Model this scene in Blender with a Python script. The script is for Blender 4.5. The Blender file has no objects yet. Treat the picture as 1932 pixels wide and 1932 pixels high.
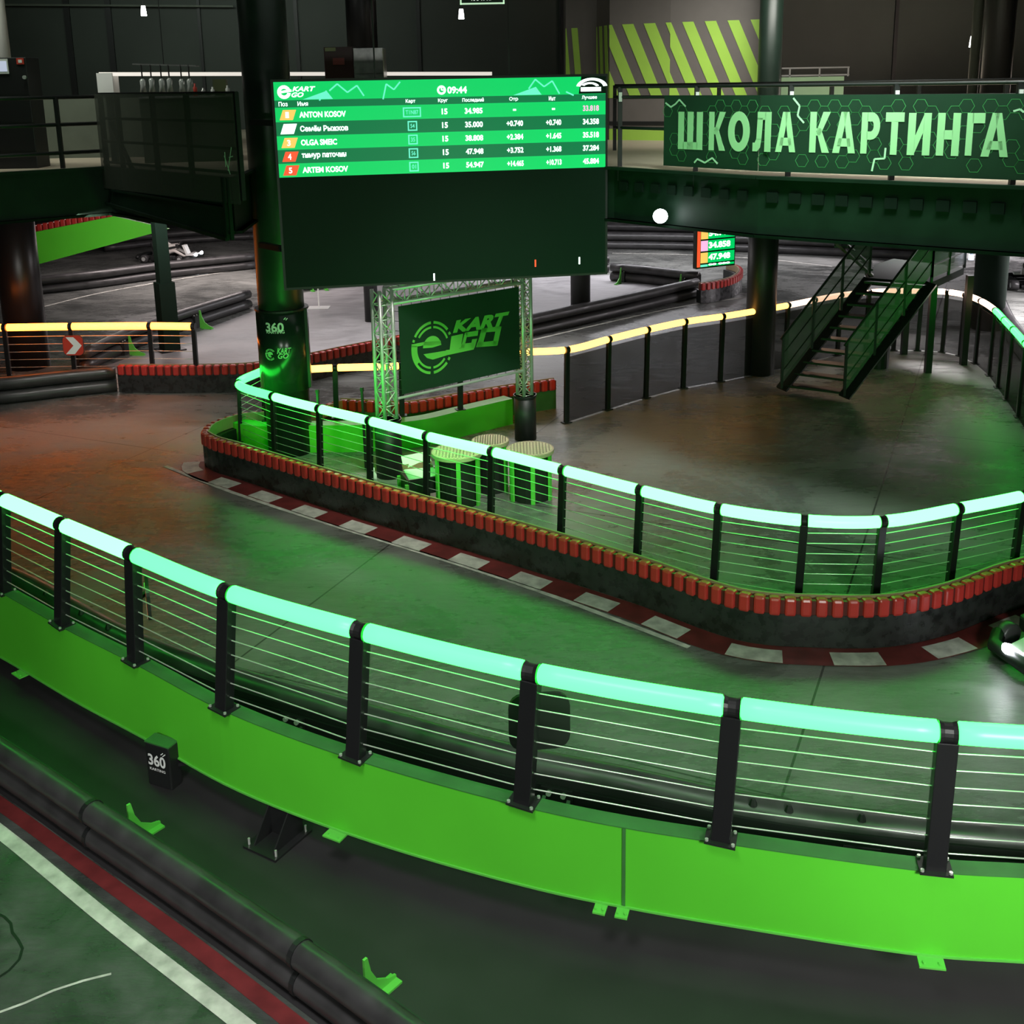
import bpy, bmesh, math, random
from mathutils import Vector, Matrix
random.seed(7)
S = bpy.context.scene
COL = S.collection
V = Vector
# ------------------------------------------------------------------ camera
H = 5.8
F_PX = 2090.0
PITCH = math.radians(13.3)
ROLL = 0.018
Fv = V((0, math.cos(PITCH), -math.sin(PITCH)))
R0 = V((1, 0, 0)); U0 = R0.cross(Fv)
Rv = R0 * math.cos(ROLL) - U0 * math.sin(ROLL)
Uv = U0 * math.cos(ROLL) + R0 * math.sin(ROLL)
cd = bpy.data.cameras.new('camera'); cam = bpy.data.objects.new('camera', cd); COL.objects.link(cam)
cam.matrix_world = Matrix(((Rv.x, Uv.x, -Fv.x, 0), (Rv.y, Uv.y, -Fv.y, 0), (Rv.z, Uv.z, -Fv.z, H), (0, 0, 0, 1)))
cd.sensor_width = 36; cd.lens = 36 * F_PX / 1932; cd.shift_y = -322 / 1932; cd.clip_end = 200
S.camera = cam
S.view_settings.view_transform = 'Standard'; S.view_settings.look = 'None'
S.view_settings.exposure = 0.0; S.view_settings.gamma = 1.0; S.view_settings.use_curve_mapping = False
S.cycles.max_bounces = 6; S.cycles.diffuse_bounces = 2; S.cycles.glossy_bounces = 3
S.cycles.transparent_max_bounces = 12; S.cycles.sample_clamp_indirect = 4.0
# ------------------------------------------------------------------ world and lights
W = bpy.data.worlds.new('world'); S.world = W; W.use_nodes = True
W.node_tree.nodes['Background'].inputs[0].default_value = (0.75, 0.9, 0.8, 1)
W.node_tree.nodes['Background'].inputs[1].default_value = 0.012

def ray(px, py):
    return (Rv * ((px - 966) / F_PX) - Uv * ((py - 644) / F_PX) + Fv)
def G(px, py, z=0.0):
    d = ray(px, py); t = (z - H) / d.z
    return V((0, 0, H)) + d * t
def D(px, py, y):
    d = ray(px, py); return V((0, 0, H)) + d * (y / d.y)
def zat(px, py, p):
    return D(px, py, p.y).z
def area(loc, aim, sx, sy, power, col=(1, 1, 1), spread=180):
    l = bpy.data.lights.new('area_light', 'AREA'); l.shape = 'RECTANGLE'; l.size = sx; l.size_y = sy
    l.energy = power; l.color = col; l.spread = math.radians(spread)
    o = bpy.data.objects.new('area_light', l); COL.objects.link(o); o.location = loc
    o.rotation_euler = (V(aim) - V(loc)).to_track_quat('-Z', 'Y').to_euler(); return o
def spot(loc, aim, power, ang, col=(1, 1, 1), blend=0.5, r=0.08):
    l = bpy.data.lights.new('spot_light', 'SPOT'); l.energy = power; l.color = col
    l.spot_size = math.radians(ang); l.spot_blend = blend; l.shadow_soft_size = r
    o = bpy.data.objects.new('spot_light', l); COL.objects.link(o); o.location = loc
    o.rotation_euler = (V(aim) - V(loc)).to_track_quat('-Z', 'Y').to_euler(); return o
# area lights without fixtures, added as fill and to brighten single places
area((3.6, 0.6, 4.2), (2.8, 6.4, 0.6), 1.5, 0.8, 120, (0.97, 1, 0.93), 90)
area((0, 13, 10.5), (0, 13, 0), 8, 8, 70, (0.9, 1, 0.92))
area((-7.5, 17.6, 3.6), (-7.8, 20.6, 0.8), 2, .6, 45, (1, 0.97, 0.9), 130)
area((-3.6, 1.2, 4.4), (-4.2, 9.0, 0.6), 1.2, 0.6, 50, (0.97, 1, 0.93), 80)
area((-1.8, 3.0, 8.5), (-1.5, 5.4, 0), 2, 2, 75, (1, 0.97, 0.98), 70)
area((-7.5, 22.5, 3.6), (-8.0, 27, 2.4), 2, .5, 70, (1, 1, 1), 120)
area((7.5, 15, 9.5), (6.5, 13.5, 0), 2, 2, 130, (1, 0.97, 0.9), 120)
area((-9, 33, 3.7), (-9, 33, 0), 6, 1.2, 420, (1, 0.86, 0.84))
area((3, 34, 3.7), (3, 34, 0), 8, 1.5, 520, (0.97, 0.95, 1))
area((-2, 24, 3.7), (-2, 24, 0), 6, 1.0, 260, (1, 0.95, 0.95))
area((14.3, 25, 3.7), (12.3, 25, 0), 3, 11, 4200, (1, 0.93, 0.97), 110)
area((16, 39, 3.7), (14, 39, 0), 4, 10, 1500, (1, 0.93, 0.97), 120)
area((0.6, 12.2, 8), (-0.6, 15.3, 0.4), 1, 1, 38, (1, 0.95, 0.86), 50)
area((9.3, 24.4, 3.7), (8.5, 22.9, 0), 1.5, 1, 230, (1, 0.93, 0.95), 95)
area((4.6, 19.5, 8.0), (4.2, 22.5, 5.0), 3, 1, 55, (1, 0.98, 0.9), 95)
area((-9, 17.5, 9), (-8, 21, 4.8), 5, 1, 90, (0.95, 1, 0.88), 120)
area((-8, 26, 9), (-8, 32, 7), 8, 1, 80, (0.85, 1, 0.88), 150)
area((4.4, 11.0, 9.5), (4.8, 14.2, 5.3), 3.5, .5, 150, (0.85, 1, 0.88), 60)
# ------------------------------------------------------------------ materials
def mat(name, col, rough=0.5, metal=0.0, var=0.0, scale=3.0, bump=0.0, rvar=0.0, spec=0.5):
    m = bpy.data.materials.new(name); m.use_nodes = True; nt = m.node_tree; b = nt.nodes['Principled BSDF']
    b.inputs['Roughness'].default_value = rough; b.inputs['Metallic'].default_value = metal
    b.inputs['Specular IOR Level'].default_value = spec
    tc = nt.nodes.new('ShaderNodeTexCoord'); n = nt.nodes.new('ShaderNodeTexNoise')
    n.inputs['Scale'].default_value = scale; n.inputs['Detail'].default_value = 6
    nt.links.new(tc.outputs['Object'], n.inputs['Vector'])
    r = nt.nodes.new('ShaderNodeValToRGB'); v = max(var, 0.03)
    r.color_ramp.elements[0].position = 0.3; r.color_ramp.elements[1].position = 0.7
    r.color_ramp.elements[0].color = (*[c * (1 - v) for c in col], 1); r.color_ramp.elements[1].color = (*[min(1, c * (1 + v)) for c in col], 1)
    nt.links.new(n.outputs[0], r.inputs[0]); nt.links.new(r.outputs[0], b.inputs['Base Color'])
    if bump:
        bp = nt.nodes.new('ShaderNodeBump'); bp.inputs['Strength'].default_value = bump; bp.inputs['Distance'].default_value = 0.02
        nt.links.new(n.outputs[0], bp.inputs['Height']); nt.links.new(bp.outputs[0], b.inputs['Normal'])
    if rvar:
        mr = nt.nodes.new('ShaderNodeMapRange'); mr.inputs[1].default_value = 0.3; mr.inputs[2].default_value = 0.7
        mr.inputs[3].default_value = rough - rvar; mr.inputs[4].default_value = rough + rvar
        nt.links.new(n.outputs[0], mr.inputs[0]); nt.links.new(mr.outputs[0], b.inputs['Roughness'])
    return m
def emit(name, col, st, body=None):
    m = bpy.data.materials.new(name); m.use_nodes = True; b = m.node_tree.nodes['Principled BSDF']
    b.inputs['Base Color'].default_value = (*(body or [c * 0.5 for c in col]), 1); b.inputs['Roughness'].default_value = 0.4
    b.inputs['Emission Color'].default_value = (*col, 1); b.inputs['Emission Strength'].default_value = st
    return m
def veil(name, col, alpha, rough=0.4):
    m = bpy.data.materials.new(name); m.use_nodes = True; nt = m.node_tree; b = nt.nodes['Principled BSDF']
    b.inputs['Base Color'].default_value = (*col, 1); b.inputs['Roughness'].default_value = rough
    b.inputs['Alpha'].default_value = alpha; b.inputs['Specular IOR Level'].default_value = 0.15; return m
def concrete(name, c1, c2, rough, joints=True, sc=0.35):
    m = bpy.data.materials.new(name); m.use_nodes = True; nt = m.node_tree; L = nt.links.new; N = nt.nodes.new
    b = nt.nodes['Principled BSDF']; tc = N('ShaderNodeTexCoord'); mp = N('ShaderNodeMapping'); L(tc.outputs['Object'], mp.inputs[0])
    n1 = N('ShaderNodeTexNoise'); n1.inputs['Scale'].default_value = sc; n1.inputs['Detail'].default_value = 8; n1.inputs['Roughness'].default_value = 0.62
    n1.inputs['Distortion'].default_value = 1.2; L(mp.outputs[0], n1.inputs['Vector'])
    n2 = N('ShaderNodeTexNoise'); n2.inputs['Scale'].default_value = 3.5; n2.inputs['Detail'].default_value = 10; n2.inputs['Roughness'].default_value = 0.7
    mp2 = N('ShaderNodeMapping'); mp2.inputs['Rotation'].default_value = (0, 0, 0.5); mp2.inputs['Scale'].default_value = (0.5, 1.6, 1)
    L(tc.outputs['Object'], mp2.inputs[0]); L(mp2.outputs[0], n2.inputs['Vector'])
    r1 = N('ShaderNodeValToRGB'); r1.color_ramp.elements[0].position = 0.36; r1.color_ramp.elements[1].position = 0.66
    r1.color_ramp.elements[0].color = (*c1, 1); r1.color_ramp.elements[1].color = (*c2, 1); L(n1.outputs[0], r1.inputs[0])
    r2 = N('ShaderNodeValToRGB'); r2.color_ramp.elements[0].position = 0.30; r2.color_ramp.elements[1].position = 0.55
    r2.color_ramp.elements[0].color = (0.5, 0.5, 0.5, 1); r2.color_ramp.elements[1].color = (1, 1, 1, 1); L(n2.outputs[0], r2.inputs[0])
    mx = N('ShaderNodeMixRGB'); mx.blend_type = 'MULTIPLY'; mx.inputs[0].default_value = 0.7; L(r1.outputs[0], mx.inputs[1]); L(r2.outputs[0], mx.inputs[2])
    out = mx.outputs[0]
    if joints:
        br = N('ShaderNodeTexBrick'); br.inputs['Scale'].default_value = 1.0; br.offset = 0.0; br.inputs['Brick Width'].default_value = 5.6
        br.inputs['Row Height'].default_value = 5.2; br.inputs['Mortar Size'].default_value = 0.012; br.inputs['Mortar Smooth'].default_value = 0.1
        br.inputs['Color1'].default_value = (1, 1, 1, 1); br.inputs['Color2'].default_value = (1, 1, 1, 1); br.inputs['Mortar'].default_value = (0.12, 0.12, 0.12, 1)
        mp3 = N('ShaderNodeMapping'); mp3.inputs['Rotation'].default_value = (0, 0, 0.42); mp3.inputs['Location'].default_value = (1.3, 2.2, 0)
        L(tc.outputs['Object'], mp3.inputs[0]); L(mp3.outputs[0], br.inputs['Vector'])
        m3 = N('ShaderNodeMixRGB'); m3.blend_type = 'MULTIPLY'; m3.inputs[0].default_value = 0.85; L(out, m3.inputs[1]); L(br.outputs[0], m3.inputs[2]); out = m3.outputs[0]
    L(out, b.inputs['Base Color'])
    ad = N('ShaderNodeMath'); ad.operation = 'ADD'; ml = N('ShaderNodeMath'); ml.operation = 'MULTIPLY'; ml.inputs[1].default_value = 0.6; L(n2.outputs[0], ml.inputs[0]); L(ml.outputs[0], ad.inputs[0]); L(n1.outputs[0], ad.inputs[1])
    mr = N('ShaderNodeMapRange'); mr.inputs[1].default_value = 0.65; mr.inputs[2].default_value = 0.95; mr.inputs[3].default_value = rough - 0.12; mr.inputs[4].default_value = rough + 0.2
    L(ad.outputs[0], mr.inputs[0]); L(mr.outputs[0], b.inputs['Roughness'])
    bp = N('ShaderNodeBump'); bp.inputs['Strength'].default_value = 0.6; bp.inputs['Distance'].default_value = 0.02
    L(n2.outputs[0], bp.inputs['Height']); L(bp.outputs[0], b.inputs['Normal'])
    return m
M = {}
M['conc'] = concrete('worn_concrete', (0.10, 0.105, 0.10), (0.24, 0.245, 0.23), 0.26)
M['infield'] = concrete('grey_infield_floor', (0.30, 0.29, 0.30), (0.42, 0.41, 0.42), 0.5, False)
M['blackfloor'] = mat('black_painted_floor', (0.018, 0.017, 0.018), 0.6, var=0.2, scale=2, bump=0.1)
M['black'] = mat('black_powder_coat', (0.012, 0.013, 0.013), 0.45)
M['blackmetal'] = mat('dark_steel_post', (0.02, 0.02, 0.022), 0.35, 0.4)
M['rubber'] = mat('black_plastic_pipe', (0.04, 0.039, 0.04), 0.38, var=0.3, scale=4, rvar=0.1)
M['board'] = mat('scuffed_black_board', (0.025, 0.025, 0.026), 0.30, var=0.45, scale=9, rvar=0.15, bump=0.1)
M['red'] = mat('red_bumper_plastic', (0.48, 0.035, 0.03), 0.32, var=0.15)
M['reddark'] = mat('dark_red_bumper_rail', (0.10, 0.012, 0.01), 0.5)
M['green'] = mat('lime_green_paint', (0.10, 0.62, 0.03), 0.42, var=0.06, scale=1.0)
M['greentop'] = mat('dull_green_paint', (0.04, 0.17, 0.04), 0.5, var=0.2)
M['greenmetal'] = mat('green_painted_bracket', (0.12, 0.55, 0.07), 0.4)
M['steel'] = mat('steel_cable', (0.75, 0.75, 0.72), 0.3, 0.6)
M['alu'] = mat('aluminium_truss', (0.72, 0.74, 0.72), 0.35, 0.5)
M['white'] = mat('white_board', (0.8, 0.8, 0.78), 0.5)
M['whitepaint'] = mat('worn_white_floor_paint', (0.55, 0.55, 0.50), 0.55, var=0.35, scale=6)
M['redpaint'] = mat('worn_red_floor_paint', (0.15, 0.022, 0.022), 0.5, var=0.3, scale=5)
M['col'] = mat('dark_green_column_paint', (0.013, 0.026, 0.018), 0.38, var=0.15)
M['deck'] = mat('dark_green_deck_steel', (0.007, 0.022, 0.012), 0.55, var=0.2, spec=0.2)
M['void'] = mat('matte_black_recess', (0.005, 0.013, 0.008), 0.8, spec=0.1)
M['beige'] = mat('beige_upper_floor', (0.52, 0.44, 0.34), 0.5, var=0.06)
M['wall'] = mat('dark_wall_panel', (0.035, 0.045, 0.036), 0.6, var=0.15, scale=0.6)
M['wall2'] = mat('grey_brown_wall', (0.16, 0.145, 0.135), 0.55, var=0.05)
M['wallg'] = mat('grey_green_counter_wall', (0.085, 0.10, 0.075), 0.55, var=0.1)
M['stripe'] = mat('lime_wall_stripe', (0.42, 0.72, 0.10), 0.5)
M['darkred'] = mat('dark_red_cabinet', (0.035, 0.012, 0.012), 0.4)
M['skin'] = mat('skin', (0.55, 0.33, 0.24), 0.5)
M['tan'] = mat('tan_board_edge', (0.30, 0.22, 0.12), 0.5)
M['net'] = veil('dark_mesh_net', (0.07, 0.08, 0.065), 0.6)
M['tint'] = veil('tinted_panel', (0.008, 0.007, 0.005), 0.6, 0.6)
M['meshpanel'] = veil('grey_mesh_infill', (0.17, 0.18, 0.17), 0.5, 0.6)
M['tubeg'] = emit('green_light_tube', (0.020, 0.9, 0.048), 13, (0.05, 0.25, 0.12))
M['tubegw'] = emit('bright_green_light_tube', (0.041, 0.9, 0.062), 15, (0.05, 0.25, 0.12))
M['tubey'] = emit('amber_light_tube', (1.0, 0.19, 0.018), 13.0, (0.8, 0.6, 0.3))
M['tubep'] = emit('pale_yellow_light_tube', (1.0, 0.42, 0.07), 5.5, (0.8, 0.7, 0.5))
M['tubew'] = emit('warm_light_tube', (1.0, 0.6, 0.40), 4.0, (0.8, 0.7, 0.5))
M['lampw'] = emit('white_lamp_glow', (1, 1, 0.95), 8)
M['striplamp'] = emit('warm_white_strip', (1, 0.93, 0.84), 0.75)
M['head'] = emit('headlight_glow', (0.92, 0.95, 1), 30)
M['scr_g'] = emit('screen_bright_green', (0.0, 0.62, 0.13), 0.95)
M['scr_d'] = emit('screen_dark_green', (0.0, 0.17, 0.055), 0.95)
M['scr_w'] = emit('screen_white', (0.85, 1, 0.95), 2.2)
M['scr_c'] = emit('screen_cyan', (0.15, 0.85, 0.6), 1.0)
M['scr_o'] = emit('screen_orange', (1, 0.55, 0.12), 1.1)
M['scr_r'] = emit('screen_red', (0.95, 0.09, 0.03), 1.1)
M['scr_p'] = emit('screen_pink', (0.95, 0.45, 0.75), 1.1)
M['scr_off'] = mat('dark_screen_surface', (0.004, 0.018, 0.009), 0.5, spec=0.12)
M['ban'] = mat('dark_green_banner_cloth', (0.008, 0.035, 0.017), 0.5, var=0.25, scale=1.2)
M['banlet'] = mat('pale_green_print', (0.36, 0.72, 0.36), 0.5)
M['banhex'] = mat('green_hexagon_print', (0.05, 0.26, 0.08), 0.5)
M['banlight'] = mat('pale_lightning_print', (0.45, 0.75, 0.5), 0.5)
M['logo'] = mat('lime_logo_print', (0.14, 0.56, 0.08), 0.5)
M['print'] = mat('white_print', (0.8, 0.82, 0.8), 0.5)
M['redsign'] = mat('red_sign', (0.55, 0.05, 0.03), 0.4)
M['lattice'] = mat('tan_lattice_top', (0.45, 0.36, 0.26), 0.5)
M['suit'] = mat('white_racing_suit', (0.7, 0.66, 0.62), 0.6)
M['helmet'] = mat('violet_helmet', (0.12, 0.08, 0.35), 0.25)
M['glass'] = mat('clear_glass', (0.6, 0.62, 0.6), 0.1, 0.3)
M['metalbox'] = mat('brushed_metal_box', (0.45, 0.45, 0.44), 0.3, 0.8, var=0.3, scale=6)
# ------------------------------------------------------------------ object helpers
def tag(o, label=None, cat=None, group=None, kind=None):
    if label: o['label'] = label
    if cat: o['category'] = cat
    if group: o['group'] = group
    if kind: o['kind'] = kind
    return o
def thing(name, label, cat, loc, group=None):
    o = bpy.data.objects.new(name, None); COL.objects.link(o); o.location = loc
    o.empty_display_size = 0.1
    bpy.context.view_layer.update()
    return tag(o, label, cat, group)
def link(name, me, parent=None):
    o = bpy.data.objects.new(name, me); COL.objects.link(o)
    if parent is not None:
        o.parent = parent; o.matrix_parent_inverse = parent_inv(parent)
    return o
def wm(o):
    m = Matrix.LocRotScale(o.location, o.rotation_euler, o.scale)
    if o.parent is not None: m = wm(o.parent) @ o.matrix_parent_inverse @ m
    return m
def parent_inv(p): return wm(p).inverted()
class MB:
    def __init__(s): s.v = []; s.f = []; s.mi = []; s.cur = 0
    def add(s, vs, fs):
        k = len(s.v); s.v += [tuple(x) for x in vs]; s.f += [[i + k for i in f] for f in fs]; s.mi += [s.cur] * len(fs); return s
    def box(s, c, size, ax=None):
        ax = ax or (V((1, 0, 0)), V((0, 1, 0)), V((0, 0, 1))); c = V(c); hx, hy, hz = [q / 2 for q in size]; vs = []
        for i in (-1, 1):
            for j in (-1, 1):
                for k in (-1, 1): vs.append(c + ax[0] * (hx * i) + ax[1] * (hy * j) + ax[2] * (hz * k))
        return s.add(vs, [[0, 1, 3, 2], [4, 6, 7, 5], [0, 4, 5, 1], [2, 3, 7, 6], [0, 2, 6, 4], [1, 5, 7, 3]])
    def bar(s, a, b, w, d=None, up=V((0, 0, 1))):
        a = V(a); b = V(b); z = (b - a); l = z.length
        if l < 1e-6: return s
        z /= l; x = z.cross(up)
        if x.length < 1e-3: x = V((1, 0, 0)) if abs(z.x) < 0.9 else V((0, 1, 0))
        x.normalize(); y = z.cross(x)
        return s.box((a + b) / 2, (w, d or w, l), (x, y, z))
    def tube(s, pts, r, n=8, caps=True, rs=None):
        pts = [V(p) for p in pts]; rings = []
        for i, p in enumerate(pts):
            t = (pts[min(i + 1, len(pts) - 1)] - pts[max(i - 1, 0)])
            t = t.normalized() if t.length > 1e-9 else V((0, 0, 1))
            x = t.cross(V((0, 0, 1)))
            if x.length < 1e-2: x = V((1, 0, 0)) - t * t.x
            x.normalize(); y = x.cross(t); rr = rs[i] if rs else r
            rings.append([p + x * (rr * math.cos(2 * math.pi * k / n)) + y * (rr * math.sin(2 * math.pi * k / n)) for k in range(n)])
        vs = [q for rg in rings for q in rg]; fs = []
        for i in range(len(pts) - 1):
            for k in range(n): fs.append([i * n + k, i * n + (k + 1) % n, (i + 1) * n + (k + 1) % n, (i + 1) * n + k])
        if caps: fs.append(list(range(n))[::-1]); fs.append([(len(pts) - 1) * n + k for k in range(n)])
        return s.add(vs, fs)
    def sweep(s, path, prof, normals):
        n = len(prof(0)) if callable(prof) else len(prof); vs = []
        for i, (p, nn) in enumerate(zip(path, normals)): vs += [p + nn * a + V((0, 0, b)) for a, b in (prof(i) if callable(prof) else prof)]
        fs = []
        for i in range(len(path) - 1):
            for k in range(n): fs.append([i * n + k, i * n + (k + 1) % n, (i + 1) * n + (k + 1) % n, (i + 1) * n + k])
        fs.append(list(range(n))[::-1]); fs.append([(len(path) - 1) * n + k for k in range(n)])
        return s.add(vs, fs)
    def prism(s, poly, dvec):
        n = len(poly); poly = [V(p) for p in poly]; dvec = V(dvec)
        return s.add(poly + [p + dvec for p in poly], [list(range(n))[::-1], list(range(n, 2 * n))] + [[i, (i + 1) % n, n + (i + 1) % n, n + i] for i in range(n)])
    def build(s, name, m, parent=None, smooth=False, bevel=0.0):
        me = bpy.data.meshes.new(name); me.from_pydata(s.v, [], s.f)
        ms = m if isinstance(m, (list, tuple)) else [m]
        for q in ms: me.materials.append(q)
        for p, i in zip(me.polygons, s.mi): p.material_index = i; p.use_smooth = smooth
        bm = bmesh.new(); bm.from_mesh(me); bmesh.ops.recalc_face_normals(bm, faces=bm.faces)
        if bevel:
            bmesh.ops.bevel(bm, geom=bm.edges[:] , offset=bevel, segments=2, affect='EDGES', profile=0.5)
            for f in bm.faces: f.smooth = smooth
        bm.to_mesh(me); bm.free()
        return link(name, me, parent)
def catmull(P, sub=8, closed=False):
    out = []; n = len(P)
    for i in range(n - 1):
        p0 = P[i - 1] if i else P[0] * 2 - P[1]; p1 = P[i]; p2 = P[i + 1]; p3 = P[i + 2] if i + 2 < n else P[-1] * 2 - P[-2]
        # centripetal
        t0 = 0; t1 = t0 + max((p1 - p0).length, 1e-6) ** 0.5; t2 = t1 + max((p2 - p1).length, 1e-6) ** 0.5; t3 = t2 + max((p3 - p2).length, 1e-6) ** 0.5
        for k in range(sub):
            t = t1 + (t2 - t1) * k / sub
            A1 = p0 * ((t1 - t) / (t1 - t0)) + p1 * ((t - t0) / (t1 - t0)); A2 = p1 * ((t2 - t) / (t2 - t1)) + p2 * ((t - t1) / (t2 - t1)); A3 = p2 * ((t3 - t) / (t3 - t2)) + p3 * ((t - t2) / (t3 - t2))
            B1 = A1 * ((t2 - t) / (t2 - t0)) + A2 * ((t - t0) / (t2 - t0)); B2 = A2 * ((t3 - t) / (t3 - t1)) + A3 * ((t - t1) / (t3 - t1))
            out.append(B1 * ((t2 - t) / (t2 - t1)) + B2 * ((t - t1) / (t2 - t1)))
    out.append(P[-1].copy()); return out
def resample(P, step):
    L = [0]
    for a, b in zip(P, P[1:]): L.append(L[-1] + (b - a).length)
    n = max(1, round(L[-1] / step)); out = []; j = 0
    for k in range(n + 1):
        t = L[-1] * k / n
        while j < len(P) - 2 and L[j + 1] < t: j += 1
        u = (t - L[j]) / max(L[j + 1] - L[j], 1e-9); out.append(P[j].lerp(P[j + 1], u))
    return out
def hnormals(P):
    o = []
    for i in range(len(P)):
        t = P[min(i + 1, len(P) - 1)] - P[max(i - 1, 0)]; n = V((-t.y, t.x, 0)); n.normalize(); o.append(n)
    return o
def gpath(pts, step=0.25, z=0.0):
    P = [G(*p) if len(p) == 3 else G(p[0], p[1], z) for p in pts]
    P = [V((p.x, p.y, 0)) for p in P]
    return resample(catmull(P, 10), step)
def offset(P, d):
    return [p + n * d for p, n in zip(P, hnormals(P))]
DG = None
def text_mesh(body, bold=0.0, shear=0.0):
    c = bpy.data.curves.new('lettering', 'FONT'); c.body = body; c.size = 1; c.offset = bold; c.shear = shear; c.resolution_u = 3
    o = bpy.data.objects.new('lettering', c); COL.objects.link(o); bpy.context.view_layer.update()
    me = bpy.data.meshes.new_from_object(o.evaluated_get(bpy.context.evaluated_depsgraph_get()))
    bpy.data.objects.remove(o); bpy.data.curves.remove(c); return me
class Frame:
    """a flat board: origin at its lower left, ex along it, ey up, n out of it (unit vectors)"""
    def __init__(s, o, ex, ey): s.o = V(o); s.ex = V(ex).normalized(); s.ey = V(ey).normalized(); s.n = s.ex.cross(s.ey)
    def p(s, u, v, w=0): return s.o + s.ex * u + s.ey * v + s.n * w
    def text(s, body, u0, v0, u1, v1, m, name='lettering', parent=None, bold=0.02, shear=0.0, w=0.006, fit=True):
        me = text_mesh(body, bold, shear); me.name = name
        xs = [v.co.x for v in me.vertices]; ys = [v.co.y for v in me.vertices]
        a, b, c, d = min(xs), max(xs), min(ys), max(ys)
        for v in me.vertices:
            q = s.p(u0 + (v.co.x - a) / (b - a) * (u1 - u0), v0 + (v.co.y - c) / (d - c) * (v1 - v0), w); v.co = q
        me.materials.clear(); me.materials.append(m); return link(name, me, parent)
    def rect(s, mb, u0, v0, u1, v1, w0=0.0, w1=0.004, sh=0.0):
        P = [s.p(u0, v0, w0), s.p(u1, v0, w0), s.p(u1 + sh, v1, w0), s.p(u0 + sh, v1, w0)]; mb.prism(P, s.n * (w1 - w0)); return mb
    def poly(s, mb, pts, w0=0.0, w1=0.004): mb.prism([s.p(a, b, w0) for a, b in pts], s.n * (w1 - w0)); return mb
    def ring(s, mb, cx, cy, r0, r1, a0, a1, w0=0.0, w1=0.004, n=16, sx=1.0):
        pr = []
        for k in range(n + 1):
            a = math.radians(a0 + (a1 - a0) * k / n); pr.append((cx + r1 * math.cos(a) * sx, cy + r1 * math.sin(a)))
        qr = []
        for k in range(n + 1):
            a = math.radians(a0 + (a1 - a0) * k / n); qr.append((cx + r0 * math.cos(a) * sx, cy + r0 * math.sin(a)))
        for k in range(n): s.poly(mb, [qr[k], pr[k], pr[k + 1], qr[k + 1]], w0, w1)
        return mb
    def line(s, mb, a, b, wd, w0=0.0, w1=0.004):
        dx, dy = b[0] - a[0], b[1] - a[1]; l = math.hypot(dx, dy) or 1; nx, ny = -dy / l * wd / 2, dx / l * wd / 2
        s.poly(mb, [(a[0] + nx, a[1] + ny), (a[0] - nx, a[1] - ny), (b[0] - nx, b[1] - ny), (b[0] + nx, b[1] + ny)], w0, w1); return mb
def copy_child(o, parent, name=None):
    c = o.copy(); c.parent = parent; COL.objects.link(c); return c
def struct(o): o['kind'] = 'structure'; return o
# ------------------------------------------------------------------ floor and markings
mb = MB(); mb.prism([(-28, -4, -0.1), (30, -4, -0.1), (30, 52, -0.1), (-28, 52, -0.1)], (0, 0, 0.1))
floor = struct(mb.build('floor', M['conc']))
nearb = [(-260, 1320), (0, 1497), (153, 1607), (373, 1764), (600, 1932), (800, 2090)]
BAR_F = gpath(nearb, 0.2)
trk = [(-200, 985), (-90, 1020), (62, 1078), (263, 1183), (450, 1250), (680, 1315), (978, 1396), (1200, 1440), (1351, 1473), (1500, 1500), (1788, 1531), (2000, 1548), (2300, 1560)]
BAR_T = gpath(trk, 0.25, 0.5)
zone = MB()
A = [p for p in BAR_F]; B = [p for p in BAR_T]
poly = [V((p.x, p.y, 0.003)) for p in A] + [V((6, 3.2, 0.003))] + [V((p.x, p.y, 0.003)) for p in reversed(B)]
def earclip(name, pts, m, parent, dz=0.0):
    bm = bmesh.new(); vs = [bm.verts.new(p) for p in pts]; f = bm.faces.new(vs); bmesh.ops.triangulate(bm, faces=[f])
    bmesh.ops.recalc_face_normals(bm, faces=bm.faces)
    for f in bm.faces:
        if f.normal.z < 0: f.normal_flip()
    me = bpy.data.meshes.new(name); bm.to_mesh(me); bm.free(); me.materials.append(m); return link(name, me, parent)
earclip('painted_zone', poly, M['blackfloor'], floor)
M['nearfloor'] = concrete('dimmed_worn_concrete', (0.035, 0.042, 0.036), (0.10, 0.115, 0.10), 0.34, False, 0.8)  # concrete darkened in colour to stand in for dimmer light here
earclip('near_track_zone', [V((p.x, p.y, 0.002)) for p in BAR_F] + [V((BAR_F[-1].x, 0.5, 0.002)), V((-14, 0.5, 0.002)), V((-14, BAR_F[0].y, 0.002))], M['nearfloor'], floor)
inf = [(150, 705), (215, 685), (478, 587), (560, 555), (700, 530), (1150, 519), (1305, 543), (1000, 612), (740, 662), (580, 688), (480, 700)]
earclip('infield_zone', [G(a, b, 0.003) for a, b in inf], M['infield'], floor)
def ribbon(name, P, w, m, z=0.004, parent=floor):
    mb = MB(); N_ = hnormals(P); k = len(P)
    vs = [p + n * (w / 2) + V((0, 0, z)) for p, n in zip(P, N_)] + [p - n * (w / 2) + V((0, 0, z)) for p, n in zip(P, N_)]
    mb.add(vs, [[i, k + i, k + i + 1, i + 1] for i in range(k - 1)])
    o = mb.build(name, m, parent)
    return o
ribbon('red_line', gpath([(-200, 1382), (0, 1517), (223, 1680), (352, 1774), (555, 1932), (700, 2050)], 0.3), 0.12, M['redpaint'], 0.006)
ribbon('white_line', gpath([(-200, 1425), (0, 1570), (220, 1750), (455, 1932), (600, 2050)], 0.3), 0.115, M['whitepaint'], 0.006)
ribbon('white_line', gpath([(312, 880), (440, 930), (638, 995), (800, 1045), (1000, 1110), (1150, 1165), (1300, 1222)], 0.3), 0.07, M['whitepaint'], 0.006)
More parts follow.
